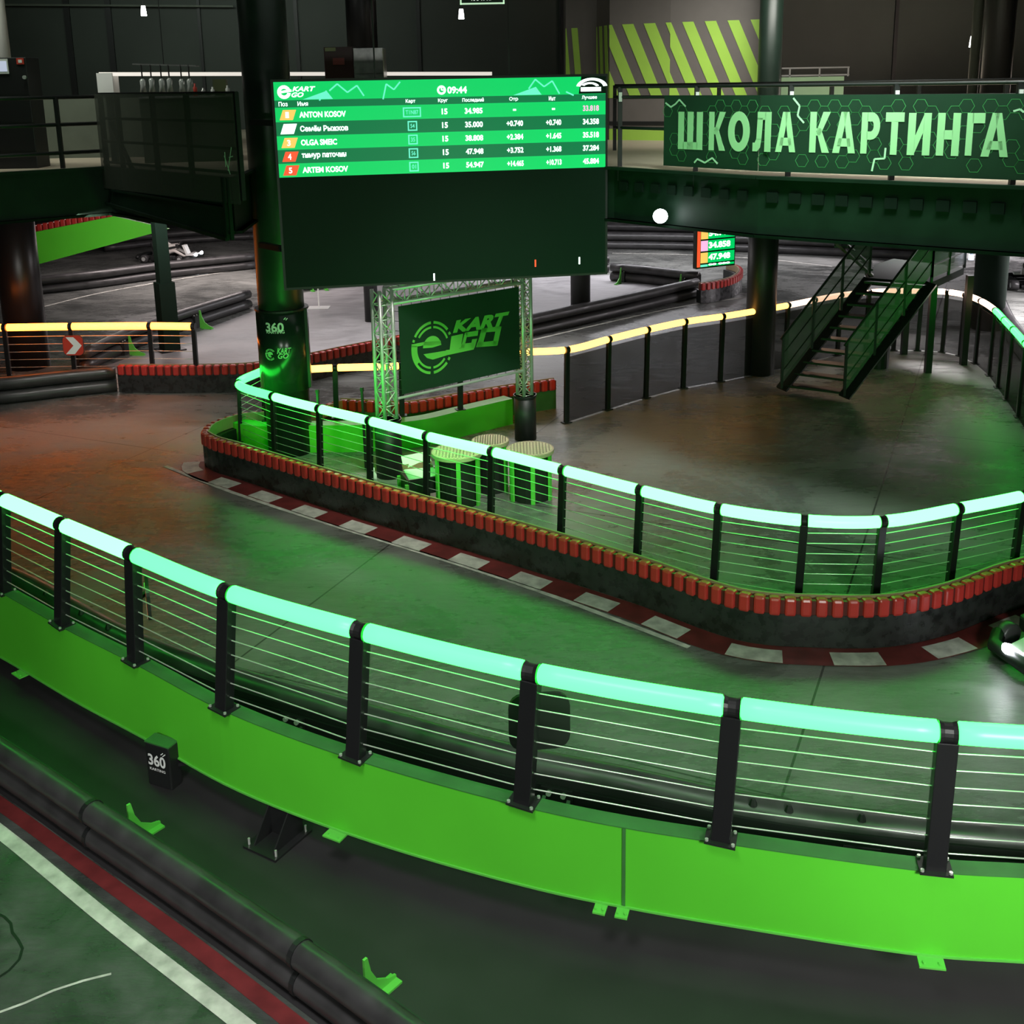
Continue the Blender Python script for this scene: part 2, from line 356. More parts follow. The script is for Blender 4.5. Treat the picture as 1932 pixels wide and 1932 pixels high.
ribbon('white_line', gpath([(1000, 643), (1150, 608), (1290, 578), (1400, 562)], 0.3), 0.08, M['whitepaint'], 0.006)
ribbon('white_line', gpath([(78, 580), (180, 555), (300, 533), (480, 505)], 0.3), 0.10, M['whitepaint'], 0.006)
ribbon('white_line', gpath([(1155, 478), (1300, 481), (1450, 490), (1570, 503)], 0.3), 0.09, M['whitepaint'], 0.006)
ribbon('floor_crack', gpath([(-10, 1722), (18, 1738), (24, 1762), (42, 1786), (36, 1812), (12, 1836), (-10, 1850)], 0.1), 0.02, M['black'], 0.004)
ribbon('floor_crack', gpath([(-10, 1914), (60, 1888), (120, 1862), (210, 1838)], 0.2), 0.02, M['whitepaint'], 0.004)
# inner barrier path (outer, lower face) from its far side round the nose and along the track
INN = gpath([(640, 812, 0), (560, 778, 0.55), (500, 775, 0.55), (455, 778, 0.55), (415, 789, 0.55), (390, 801, 0.55), (379, 816, 0.55), (383, 878), (405, 891), (444, 903), (580, 948), (677, 979), (793, 1014), (910, 1049), (1000, 1077), (1200, 1141), (1400, 1211), (1538, 1223), (1675, 1222), (1785, 1200), (1893, 1158), (1932, 1147), (2060, 1105), (2200, 1050)], 0.158)
def seg_from(P, px_x):      # index on a path whose floor point projects nearest to a photo column
    best = 0; bd = 1e9
    for i, p in enumerate(P):
        v = p - V((0, 0, H)); u = 966 + F_PX * v.dot(Rv) / v.dot(Fv)
        if abs(u - px_x) < bd: bd = abs(u - px_x); best = i
    return best
# kerb: red band with white blocks, along the track side of the inner barrier
k0 = 18
KP = INN[k0:]
NK = hnormals(KP)
sgn = -1 if NK[len(NK) // 2].y > 0 else 1
ribbon('red_kerb', [p + n * (sgn * 0.18) for p, n in zip(KP, NK)], 0.36, M['redpaint'], 0.006)
kerb_blocks = []
for j in range(0, len(KP) - 4, 6):
    q = KP[j:j + 4]; qn = NK[j:j + 4]
    ribbon('white_kerb_block', [p + n * (sgn * 0.22) for p, n in zip(q, qn)], 0.26, M['whitepaint'], 0.009)
# ------------------------------------------------------------------ shell: walls, ceiling
mb = MB(); mb.box((0, 52.1, 2), (62, 0.2, 4.4)); struct(mb.build('wall_back', M['wall']))
mb = MB(); mb.box((-28.1, 24, 5.5), (0.2, 57, 11.4)); struct(mb.build('wall_left', M['wall']))
mb = MB(); mb.box((30.1, 24, 5.5), (0.2, 57, 11.4)); struct(mb.build('wall_right', M['wall']))
mb = MB(); mb.box((1, 24, 11.15), (58.4, 57, 0.3)); struct(mb.build('ceiling', M['black']))
mb = MB(); mb.box((1, 32.1, 7.8), (58, 0.2, 6.5)); struct(mb.build('wall_back', M['wall']))
# vertical dark seams of the upper back wall
for i, (px, wd) in enumerate([(130, 0.16), (208, 0.16), (378, 0.08), (560, 0.1), (790, 0.1), (1060, 0.12), (1690, 0.1)]):
    p = D(px, 60, 31.97); mb = MB(); mb.box((p.x, 31.96, 7.8), (wd, 0.06, 6.4)); struct(mb.build('trim_%d' % (i + 1), M['black']))
mb = MB(); mb.bar(D(0, 9, 31.8), D(440, 12, 31.8), 0.05); mb.build('trim_8', M['wallg'])['kind'] = 'structure'
# upper floor slab with its diagonal front edges
ZT, ZB = 4.55, 3.75
dl0 = G(-300, 342, ZT); dl1 = G(203, 313, ZT); dl2 = G(437, 334, ZT)
dr0 = G(1159, 314, ZT); dr1 = G(1432, 331, ZT); dr2 = G(1911, 349, ZT); dr3 = dr2 + (dr2 - dr1) * 0.8
bk1 = V((dl2.x - 0.15, dl2.y + 2.8, ZT)); bk2 = V((dr0.x - 1.0, dr0.y + 0.6, ZT))
edge = [dl0, dl1, dl2, bk1, bk2, dr0, dr1, dr2, dr3]
top = edge + [V((29.9, dr3.y, ZT)), V((29.9, 32, ZT)), V((-27.9, 32, ZT)), V((-27.9, dl0.y, ZT))]
n = len(top); mb = MB()
bm = bmesh.new(); vt = [bm.verts.new(p) for p in top]; f = bm.faces.new(vt)
r = bmesh.ops.extrude_face_region(bm, geom=[f]); nv = [g for g in r['geom'] if isinstance(g, bmesh.types.BMVert)]
for v in nv: v.co.z = ZB
bmesh.ops.triangulate(bm, faces=bm.faces[:]); bmesh.ops.recalc_face_normals(bm, faces=bm.faces)
me = bpy.data.meshes.new('floor'); bm.to_mesh(me); bm.free(); me.materials.append(M['deck']); me.materials.append(M['beige'])
for p in me.polygons:
    if p.normal.z > 0.5: p.material_index = 1
slab = struct(link('floor', me))
# flange strips and profiled-sheet teeth on the slab edge
mb = MB()
for a, b in zip(edge, edge[1:]):
    for zz in (ZT - 0.02, ZB + 0.03, ZB + 0.45 if a is dl1 else ZB + 0.03):
        d = (b - a).normalized(); o_ = V((d.y, -d.x, 0)) * 0.05
        mb.bar(V((a.x, a.y, zz)) + o_, V((b.x, b.y, zz)) + o_, 0.09, 0.04)
mb.build('edge_flange', M['deck'], slab)
mb = MB()
for a, b in ((dl1, dl2), (dr0, dr1), (dr1, dr2), (dr2, dr3)):
    d = (b - a).normalized(); o_ = V((d.y, -d.x, 0)) * 0.02; L_ = (b - a).length; k = int(L_ / 0.3)
    for i in range(k):
        p = a + d * (0.3 * i + 0.2) + o_; mb.box((p.x, p.y, ZT - 0.27), (0.15, 0.03, 0.13), (d, V((d.y, -d.x, 0)), V((0, 0, 1))))
mb.build('sheet_profile', M['void'], slab)
# striped wall block standing on the upper floor, right of the screen
wp = [D(1068, 120, 24.5), D(1100, 120, 24.2), D(1126, 120, 24.0), D(1150, 120, 23.2), D(1264, 120, 22.6), D(1436, 120, 22.0)]
mb = MB()
pts = [V((p.x, p.y, ZT)) for p in wp]
mb.prism(pts + [V((pts[-1].x, 25.4, ZT)), V((pts[0].x, 25.4, ZT))], (0, 0, 6.4)); wstr = struct(mb.build('wall_right', [M['wall2']]))
mb = MB()
faces = [(pts[0], pts[1], 0.30, 0.16, 1), (pts[2], pts[3], 0.32, 0.17, 1), (pts[3], pts[4], 0.46, 0.24, 2), (pts[4], pts[5], 0.44, 0.22, 2)]
def zpx(p, py):
    # height at which the vertical through p meets photo row py near p's column
    v = p - V((0, 0, H)); u = 966 + F_PX * v.dot(Rv) / v.dot(Fv); return zat(u, py, p)
zs0, zs1 = zpx(pts[3], 185), zpx(pts[3], 47)
for a, b, pit, wd, k in faces:
    e = (b - a); L_ = e.length; fr = Frame(V((a.x, a.y, zs0)), e, (0, 0, 1)); hh = zs1 - zs0; sl = -0.45 * hh if k == 2 else -0.1 * hh
    x = -pit
    while x < L_ + abs(sl):
        # slanted stripe clipped to the face
        q = [(x, 0), (x + wd, 0), (x + wd + sl, hh), (x + sl, hh)]
        def clip(q, c, keep):
            o = []
            for i in range(len(q)):
                A_, B_ = q[i], q[(i + 1) % len(q)]
                ia, ib = keep(A_[0]), keep(B_[0])
                if ia: o.append(A_)
                if ia != ib:
                    t = (c - A_[0]) / (B_[0] - A_[0]); o.append((c, A_[1] + t * (B_[1] - A_[1])))
            return o
        q = clip(q, 0, lambda z_: z_ >= 0)
        if len(q) > 2: q = clip(q, L_, lambda z_: z_ <= L_)
        if len(q) > 2: fr.poly(mb, q, 0.002, 0.012)
        x += pit
    if k == 2:
        fr.rect(mb, 0, zpx(a, 268) - zs0, L_, zpx(a, 243) - zs0, 0.002, 0.012)
mb.build('lime_stripes', M['stripe'], wstr)
mb = MB()
for a, b, pit, wd, k in faces[2:]:
    fr = Frame(V((a.x, a.y, zs0)), b - a, (0, 0, 1)); L_ = (b - a).length
    fr.rect(mb, 0, zpx(a, 236) - zs0, L_, zpx(a, 229) - zs0, 0.002, 0.014); fr.rect(mb, 0, zpx(a, 284) - zs0, L_, zpx(a, 278) - zs0, 0.002, 0.014)
mb.build('dark_line', M['black'], wstr)
# left upper counter wall behind the left deck railing
c0 = V((-12.5, 20.6, ZT)); c1 = V((-5.9, 20.3, ZT))
mb = MB(); mb.prism([c0, c1, c1 + V((0, 0.25, 0)), c0 + V((0, 0.25, 0))], (0, 0, 1.05)); struct(mb.build('wall_left', M['wallg']))
# ------------------------------------------------------------------ columns
def column(px, d, r, z0, z1, label, m=None, group=None, sleeve=None, wrap=None, name='column'):
    p = D(px[0], px[1], d); t = thing(name, label, 'column', (p.x, p.y, z0), group)
    mb = MB(); mb.tube([(p.x, p.y, z0), (p.x, p.y, z1)], r, 32); mb.build('shaft', m or M['col'], t, smooth=False)
    for f in t.children: f.data.polygons.foreach_set('use_smooth', [len(q.vertices) == 4 for q in f.data.polygons])
    if sleeve:
        mb = MB(); mb.tube([(p.x, p.y, z0), (p.x, p.y, sleeve[0])], sleeve[1], 32); o = mb.build('protective_sleeve', M['black'], t)
        o.data.polygons.foreach_set('use_smooth', [len(q.vertices) == 4 for q in o.data.polygons])
    return p, t
pA, colA = column((535, 640), 17.1, 0.355, 0, 11, 'thick dark green round column between the big timing screen and the bar')
column((1439, 500), 21.4, 0.215, 0, 11, 'dark round column with a thicker sleeve left of the steel stairs', sleeve=(3.72, 0.29))
column((36, 520), 23.0, 0.42, 0, ZB, 'brown lit round column under the left upper floor', m=M['blackmetal'])
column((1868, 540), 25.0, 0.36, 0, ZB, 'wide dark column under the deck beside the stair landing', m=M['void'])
column((1886, 60), 20.0, 0.25, ZT, 11, 'black round column above the banner near the right edge', m=M['black'])
column((1843, 60), 20.6, 0.09, ZT, 11, 'thin grey pipe running up beside the black upper column', m=M['wallg'], name='pipe')
column((683, 60), 25.5, 0.34, ZT, 11, 'dark column standing above the metal box behind the screen', m=M['blackmetal'])
column((1, 60), 21.5, 0.13, ZT + 1.7, 11, 'pale grey column over the kiosk at the left edge', m=M['white'])
column((700, 570), 27.0, 0.17, 0, ZB, 'black column behind the left truss leg on the pale infield', m=M['black'])
column((1095, 515), 26.5, 0.24, 0, ZB, 'short black column seen just below the screen by green feet', m=M['black'])
# square posts
def sqpost(top, base_px, w, label, z1=ZB, sleeve=0.0):
    p = G(*base_px, 0); t = thing('square_column', label, 'column', (p.x, p.y, 0)); ax = (V((0.8, 0.6, 0)), V((-0.6, 0.8, 0)), V((0, 0, 1)))
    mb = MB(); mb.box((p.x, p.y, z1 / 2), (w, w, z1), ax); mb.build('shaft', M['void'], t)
    if sleeve: mb = MB(); mb.box((p.x, p.y, sleeve / 2), (w + 0.1, w + 0.1, sleeve), ax); mb.build('base_sleeve', M['void'], t)
    mb = MB(); mb.box((p.x, p.y, 0.015), (w + 0.3, w + 0.3, 0.03), ax); mb.build('base_plate', M['blackmetal'], t); return p
sqpost(None, (321, 660), 0.26, 'black square post with a thicker lower sleeve behind the short amber rail', sleeve=1.55)
# ------------------------------------------------------------------ light tube railings
TUBES = 0
def railing(label, cat, nodes, zt, zb, tubemats, bases=None, cw=0.036, lean=(0.04, 0.0), cables=7, panels=None, r=0.066, pw=0.085, group=None, zbf=None, cable_r=0.0055, fr=None, name='light_tube_railing', every=True):
    tops = [G(a, b, zt) for a, b in nodes]
    n = len(tops)
    bs = []
    for i, p in enumerate(tops):
        z = zbf(i) if zbf else zb
        if bases and i < len(bases) and bases[i] is not None: bs.append(G(*bases[i], z))
        else: bs.append(V((p.x - lean[0], p.y - lean[1], z)))
    t = thing(name, label, cat, bs[n // 2], group)
    sp = catmull(tops, 10); tang = [(tops[min(i + 1, n - 1)] - tops[max(i - 1, 0)]).normalized() for i in range(n)]
    for i in range(n - 1):
        seg = sp[i * 10:i * 10 + 11]; seg = resample(seg, (seg[-1] - seg[0]).length / 10); L = sum((b - a).length for a, b in zip(seg, seg[1:]))
        k = cw + 0.012; dense = resample(seg, L / 40); j = max(1, int(round(k / L * len(dense)))); dense = dense[j:-j]
        pts = dense[::4] + ([dense[-1]] if (len(dense) - 1) % 4 else [])
        tin = (pts[1] - pts[0]).normalized(); tout = (pts[-1] - pts[-2]).normalized()
        full = [pts[0] - tin * 0.012, pts[0]] + pts[1:-1] + [pts[-1], pts[-1] + tout * 0.012]
        mb = MB(); mb.tube(full, r, 12, rs=[r * 0.72] + [r] * (len(full) - 2) + [r * 0.72])
        mb.build('light_tube', tubemats(i), t, smooth=True)
    for i, (p, b) in enumerate(zip(tops, bs)):
        ax3 = (p - b).normalized(); tx = V((tang[i].x, tang[i].y, 0)).normalized(); ty = ax3.cross(tx).normalized(); tx = ty.cross(ax3)
        q = p - ax3 * (r * 0.75)
        mb = MB(); mb.box((b + q) / 2, (pw, pw * 0.75, (q - b).length), (tx, ty, ax3)); po = mb.build('post', M['blackmetal'] if not fr else fr, t, bevel=0.006)
        mb = MB(); mb.tube([p - tang[i] * (cw + .002), p - tang[i] * cw * .5, p + tang[i] * cw * .5, p + tang[i] * (cw + .002)], r * 0.93, 16, rs=[r * 1.0, r * .86, r * .86, r * 1.0]); mb.build('collar', M['black'], t, smooth=False)
        mb = MB(); axb = (tx, V((-tx.y, tx.x, 0)).normalized(), V((0, 0, 1))); mb.box(b + V((0, 0, 0.01)), (pw + 0.075, pw + 0.04, 0.014), axb)
        mb.build('base_plate', M['black'], po)
        if bases:
            for sx in (-1, 1):
                for sy in (-1, 1):
                    mb = MB(); c = b + axb[0] * (sx * (pw / 2 + 0.022)) + axb[1] * (sy * (pw / 2 + 0.004)); mb.tube([c + V((0, 0, 0.02)), c + V((0, 0, 0.035))], 0.012, 8); mb.build('bolt', M['steel'], po)
    for k in range(cables):
        f = 0.15 + k * 0.122; pts = [p.lerp(b, f) for p, b in zip(tops, bs)]
        mb = MB(); mb.tube(pts, cable_r, 5); mb.build('cable', M['steel'], t, smooth=True)
    if panels:
        for i in range(n - 1):
            if not panels[0] <= i < panels[1]: continue
            a, b, c, d = tops[i].lerp(bs[i], 0.1), tops[i + 1].lerp(bs[i + 1], 0.1), bs[i + 1] + V((0, 0, 0.015)), bs[i] + V((0, 0, 0.015))
            nn = (b - a).cross(V((0, 0, 1))).normalized() * 0.008
            mb = MB(); mb.prism([a, b, c, d], nn); mb.build('infill_panel', panels[2], t)
    return t, tops, bs
ft = [(-130, 884), (5, 942), (118, 990), (250, 1045), (428, 1117), (680, 1190), (1003, 1268), (1382, 1334), (1788, 1381), (2235, 1406)]
fb = [(-140, 1040), (8, 1114), (117, 1178), (256, 1248), (423, 1337), (671, 1428), (988, 1514), (1360, 1584), (1763, 1638), (2200, 1668)]
frail, ftop, fbase = railing('nearest railing with thick green light tubes on the lime green beam', 'railing', ft, 1.95, 0.95, lambda i: M['tubegw'] if i < 3 else M['tubeg'], bases=fb, pw=0.125, r=0.068, cw=0.05)
g1 = [(497, 699), (450, 724), (515, 748), (602, 771), (697, 794), (805, 823), (928, 852), (1062, 887), (1208, 925), (1356, 960), (1518, 982), (1665, 984), (1808, 960), (1930, 936), (2060, 902)]
irail, itop, ibase = railing('inner railing with green light tubes curving behind the red bumper barrier', 'railing', g1, 1.12, 0.15, lambda i: M['tubegw'] if i > 1 else M['tubeg'], lean=(0.035, 0.0), cable_r=0.005)
y1 = [(500, 699), (573, 697), (632, 694), (757, 690), (868, 680), (985, 665), (1070, 660), (1149, 640), (1222, 622), (1293, 607), (1364, 597), (1425, 587), (1487, 576), (1537, 566), (1587, 557), (1640, 551), (1694, 549), (1740, 549), (1788, 551), (1822, 557), (1851, 568), (1878, 586), (1895, 604), (1912, 622), (1935, 648), (1970, 692)]
def ym(i):
    return M['tubep'] if i < 12 else M['tubew'] if i < 21 else M['tubeg']
yrail, ytop, ybase = railing('long amber to white light tube railing with tinted panels around the stairs', 'railing', y1, 1.3, 0.1, ym, lean=(0.02, 0), cables=0, panels=(6, 25, M['tint']), zbf=lambda i: 0.45 if i < 5 else 0.0, r=0.06)
yl = [(-110, 620), (8, 618), (133, 616), (282, 615), (365, 616)]
lrail, ltop, lbase = railing('short railing with yellow light tubes at the left edge behind the dark barrier', 'railing', yl, 1.3, 0.05, lambda i: M['tubey'], lean=(0.02, 0), cables=6, r=0.072)
# ------------------------------------------------------------------ lime green beam under the nearest railing
fe = [(-160, 1035), (0, 1117), (125, 1187), (262, 1256), (430, 1344), (680, 1436), (990, 1522), (1160, 1558), (1380, 1593), (1765, 1645), (1932, 1655), (2250, 1672)]
FE = resample(catmull([V((q.x, q.y, 0)) for q in (G(a, b, 0.95) for a, b in fe)], 10), 0.15)
FN = hnormals(FE); s_in = 1 if FN[len(FN) // 2].y > 0 else -1
t = thing('edge_beam', 'lime green curved steel beam carrying the nearest light tube railing', 'beam', FE[len(FE) // 2] + V((0, 0, 0.25)))
seam = seg_from([p + V((0, 0, 0.6)) for p in FE], 1158)
bw = 0.125
kA, kB = seg_from(FE, 0), seg_from(FE, 1160)
def zbot(k): return 0.19 + 0.155 * max(-0.15, min(1.0, (k - kA) / (kB - kA)))
def beamseg(i0, i1, nm):
    P = FE[i0:i1 + 1]; N_ = FN[i0:i1 + 1]
    zq = lambda i: zbot(i0 + i)
    mb = MB(); mb.sweep(P, lambda i: [(0, zq(i)), (0, 0.945), (s_in * 0.02, 0.945), (s_in * 0.02, zq(i))], N_); mb.build('fascia_panel', M['green'], t)
    prof = [(s_in * -0.004, 0.945), (s_in * -0.004, 0.952), (s_in * bw, 0.952), (s_in * bw, 0.945)]
    mb = MB(); mb.sweep(P, prof, N_); mb.build('top_plate', M['greentop'], t)
    mb = MB(); mb.sweep(P, lambda i: [(s_in * -0.012, zq(i) - .014), (s_in * -0.012, zq(i)), (s_in * bw, zq(i)), (s_in * bw, zq(i) - .014)], N_); mb.build('bottom_flange', M['greenmetal'], t)
    mb = MB(); mb.sweep(P, lambda i: [(s_in * (bw - 0.02), zq(i)), (s_in * (bw - 0.02), 0.945), (s_in * bw, 0.945), (s_in * bw, zq(i))], N_); mb.build('back_panel', M['greentop'], t)
beamseg(0, seam, 'a'); beamseg(seam + 0, len(FE) - 1, 'b')
# seam strip and bottom tabs
d_ = (FE[seam + 1] - FE[seam]).normalized(); nn = FN[seam] * s_in
mb = MB(); mb.box(FE[seam] - nn * 0.003 + V((0, 0, 0.645)), (0.022, 0.008, 0.595), (d_, nn, V((0, 0, 1)))); mb.build('seam_strip', M['greentop'], t)
for px in (45, 643, 1135, 1163, 1752):
    k = seg_from([p + V((0, 0, 0.24)) for p in FE], px); zz_ = zbot(k) - 0.02; dd = (FE[min(k + 1, len(FE) - 1)] - FE[k - 1]).normalized(); nn = FN[k] * s_in
    w_ = 0.085 if 1100 < px < 1200 else 0.16
    mb = MB(); mb.box(FE[k] - nn * 0.05 + V((0, 0, zz_)), (w_, 0.10, 0.012), (dd, nn, V((0, 0, 1))))
    for s_ in (-1, 1): mb.tube([FE[k] - nn * 0.07 + dd * (s_ * w_ * 0.3) + V((0, 0, zz_ + .006)), FE[k] - nn * 0.07 + dd * (s_ * w_ * 0.3) + V((0, 0, zz_ + .018))], 0.008, 6)
    mb.build('fixing_tab', M['greenmetal'], t)
def stand(px):
    k = seg_from(FE, px); dd = (FE[k + 1] - FE[k - 1]).normalized(); nn = FN[k] * s_in; c = FE[k] - nn * 0.03; Z = V((0, 0, 1)); ht = zbot(k) - 0.016
    mb = MB(); mb.box(c + Z * (ht / 2 + .005) + nn * .08, (0.20, 0.10, ht - .01), (dd, nn, Z)); mb.box(c + Z * 0.012, (0.34, 0.42, 0.02), (dd, nn, Z))
    for s_ in (-1, 1):
        a = c + dd * (s_ * 0.10); mb.prism([a - nn * 0.17 + Z * 0.02, a + nn * 0.17 + Z * 0.02, a + nn * 0.17 + Z * ht, a + nn * 0.02 + Z * ht], dd * 0.012)
    o = mb.build('support_stand', M['black'], t)
    for sx, sy in ((-1, -1), (1, -1), (-1, 1), (1, 1)):
        q = c + dd * (sx * 0.14) + nn * (sy * 0.17); mb = MB(); mb.tube([q + Z * 0.02, q + Z * 0.075], 0.01, 6); mb.build('anchor_bolt', M['steel'], o)
for px in (-60, 528): stand(px)
# ------------------------------------------------------------------ barriers
def pipe_prof(cx, cz, r, n=14): return [(cx + r * math.cos(2 * math.pi * k / n), cz + r * math.sin(2 * math.pi * k / n)) for k in range(n)]
WEDGE = None
def wedge(parent, p, nn, k_=1.0):
    """small green plate foot standing behind a pipe barrier, nn points away from the pipes"""
    Z = V((0, 0, 1)); tt = V((-nn.y, nn.x, 0)); mb = MB()
    mb.prism([p + nn * (a * k_) + Z * (b * k_) for a, b in ((.06, .004), (.20, .004), (.20, .16), (.13, .30), (.10, .45), (.06, .45))], tt * 0.018)
    mb.prism([p + nn * (a * k_) + Z * (b * k_) for a, b in ((.20, .004), (.42, .004), (.42, .05), (.32, .08), (.20, .16))], tt * 0.018)
    mb.box(p + nn * (0.28 * k_) + Z * 0.01, (0.28 * k_, 0.11, 0.016), (nn, tt, Z))
    mb.build('green_foot_plate', M['greenmetal'], parent)
    mb = MB(); mb.box(p - nn * 0.05 + Z * 0.16 * k_, (0.09, 0.16, 0.30 * k_), (nn, tt, Z)); o = mb.build('clamp_block', M['black'], parent)
    for s_ in (-1, 1):
        mb = MB(); mb.tube([p - nn * .05 + tt * (0.05 * s_) + Z * 0.31 * k_, p - nn * .05 + tt * (0.05 * s_) + Z * (0.31 * k_ + .02)], 0.017, 8); mb.build('bolt', M['steel'], o)
def pipe_barrier(P, side, label, group=None, feet=(), r=0.125, sleeves=(), plank=False):
    """P runs along the foot of the face; side = +1/-1 tells where the body lies"""
    N_ = hnormals(P); t = thing('pipe_barrier', label, 'barrier', P[len(P) // 2], group)
    for nm, cz in (('upper_pipe', 3 * r + 0.025), ('lower_pipe', r + 0.005)):
        mb = MB(); mb.sweep(P, pipe_prof(side * (r + 0.01), cz, r), N_); mb.build(nm, M['rubber'], t, smooth=True)
    mb = MB(); mb.sweep(P, [(side * (2 * r - 0.04), r), (side * (2 * r - 0.04), 3.4 * r), (side * (2 * r + 0.03), 3.4 * r), (side * (2 * r + 0.03), r)], N_); mb.build('back_plank', M['black'], t)
    if plank:
        mb = MB(); mb.sweep(P, [(side * (2 * r + 0.035), 0.20), (side * (2 * r + 0.035), 0.36), (side * (2 * r + 0.055), 0.36), (side * (2 * r + 0.055), 0.20)], N_); mb.build('steel_strip', M['blackmetal'], t)
    for px in sleeves:
        k = seg_from(P, px); k = max(1, min(k, len(P) - 2)); d_ = (P[k + 1] - P[k - 1]).normalized()
        for cz in (3 * r + 0.025, r + 0.005):
            c = P[k] + N_[k] * (side * (r + 0.01)) + V((0, 0, cz)); mb = MB(); mb.tube([c - d_ * 0.02, c + d_ * 0.02], r + 0.008, 16); mb.build('joint_ring', M['black'], t)
    for px in feet:
        k = min(range(len(P)), key=lambda j: (P[j] + N_[j] * (side * 0.62) - G(*px)).length) if isinstance(px, tuple) else seg_from(P, px); k = max(1, min(k, len(P) - 2)); wedge(t, P[k] + N_[k] * (side * (2 * r + 0.06)), N_[k] * side, r / 0.125)
    return t
def side_far(P):   # side value that puts the body away from the camera
    N_ = hnormals(P); k = len(P) // 2; return 1 if N_[k].dot(P[k]) > 0 else -1
BF = pipe_barrier(BAR_F, side_far(BAR_F), 'black pipe barrier with green feet crossing the lower left corner', feet=((252, 1588), (702, 1900)), sleeves=(165, 560), r=0.094)
# track-side barrier behind the lime beam: seen from its back
BT = offset(BAR_T, 0.0); sT = -side_far(BT)
bt = pipe_barrier(BT, sT, 'black pipe barrier just behind the lime green beam, seen from its bolted back', plank=True)
NT = hnormals(BT)
for px in (120, 335, 615, 1060, 1590, 2000):
    k = seg_from(BT, px); nn = NT[k] * sT; Z = V((0, 0, 1)); tt = V((-nn.y, nn.x, 0)); p = BT[k] + nn * 0.31
    mb = MB(); mb.box(p + nn * 0.02 + Z * 0.3, (0.02, 0.26, 0.14), (nn, tt, Z)); mb.bar(p + Z * 0.3 + tt * 0.1, p + nn * 0.32 + Z * 0.03 + tt * 0.1, 0.03); mb.bar(p + Z * 0.3 - tt * 0.1, p + nn * 0.32 + Z * 0.03 - tt * 0.1, 0.03)
    mb.box(p + nn * 0.2 + Z * 0.012, (0.4, 0.3, 0.02), (nn, tt, Z)); o = mb.build('back_bracket', M['blackmetal'], bt)
    for s_ in (-1, 1):
        mb = MB(); mb.tube([p + nn * 0.03 + tt * (0.06 * s_) + Z * 0.33, p + nn * 0.055 + tt * (0.06 * s_) + Z * 0.33], 0.022, 8); mb.build('bolt', M['steel'], o)
for px in (140, 175, 205, 240, 1340, 1400, 1500, 1600):
    k = seg_from(BT, px); mb = MB(); c = BT[k] + NT[k] * (sT * 0.2) + V((0, 0, 0.5)); mb.tube([c, c + V((0, 0, 0.05))], 0.035, 8, rs=[0.035, 0.015]); mb.build('rubber_stop', M['black'], bt)
BLOCK = None
def block_mesh():
    mb = MB(); mb.box((0, -0.02, 0), (0.128, 0.11, 0.20)); o = mb.build('bumper_block', M['red'], None, bevel=0.028); me = o.data
    for v in me.vertices:
        if v.co.y < 0: v.co.x *= 0.92
    bpy.data.objects.remove(o); return me
BLK = block_mesh()
def red_barrier(P, side, label, group=None, board=True, step=0.158, lim=100, r0=0, r1=None, feet=(), hz=0.55):
    N_ = hnormals(P); t = thing('bumper_barrier', label, 'barrier', P[len(P) // 2], group)
    if board:
        mb = MB(); mb.sweep(P, [(0, 0.01), (0, 0.37), (side * 0.04, 0.37), (side * 0.04, 0.01)], N_); mb.build('face_board', M['board'], t)
        mb = MB(); mb.sweep(P, [(side * 0.04, 0.02), (side * 0.04, 0.36), (side * 0.2, 0.36), (side * 0.2, 0.02)], N_); mb.build('core', M['black'], t)
    mb = MB(); mb.sweep(P, [(side * 0.01, hz - 0.19), (side * 0.01, hz - 0.025), (side * 0.10, hz - 0.025), (side * 0.10, hz - 0.19)], N_); mb.build('bumper_rail', M['reddark'], t)
    mb = MB(); mb.sweep(P, [(side * 0.092, hz - 0.18), (side * 0.092, hz + 0.008), (side * 0.115, hz + 0.008), (side * 0.115, hz - 0.18)], N_); mb.build('back_strip', M['tan'], t)
    r1 = len(P) - 1 if r1 is None else r1; cnt = 0
    for i in range(r0, r1):
        p = (P[i] + P[i + 1]) / 2; d = (P[i + 1] - P[i]).normalized(); n_ = V((-d.y, d.x, 0)) * side
        o = bpy.data.objects.new('bumper_block', BLK); COL.objects.link(o); o.parent = t; o.matrix_parent_inverse = parent_inv(t)
        c = p + n_ * 0.055 + V((0, 0, hz - 0.10)); yv = n_; xv = yv.cross(V((0, 0, 1)))
        o.matrix_basis = Matrix(((xv.x, yv.x, 0, c.x), (xv.y, yv.y, 0, c.y), (0, 0, 1, c.z), (0, 0, 0, 1))); cnt += 1
        if cnt >= lim: break
    return t
def parent_fix(t): pass
k1 = seg_from(INN[8:], 2010) + 8
sI = 1 if hnormals(INN)[len(INN) // 2].y > 0 else -1
red_barrier(INN[:k1 + 1], sI, 'long black barrier capped with red bumper blocks, curving round the inner light rail', lim=140)
print('inner blocks', k1)
LB = gpath([(225, 741), (290, 742), (348, 742), (480, 738), (525, 730), (583, 720), (650, 705), (751, 683), (830, 662)], 0.158)
red_barrier(LB, side_far(LB), 'red capped barrier running from the left pipe barrier behind the wrapped column')
LP = gpath([(-160, 772), (0, 766), (124, 752), (222, 742)], 0.2)
pipe_barrier(LP, side_far(LP), 'dark pipe barrier at the left edge beyond the orange lit floor', r=0.125)
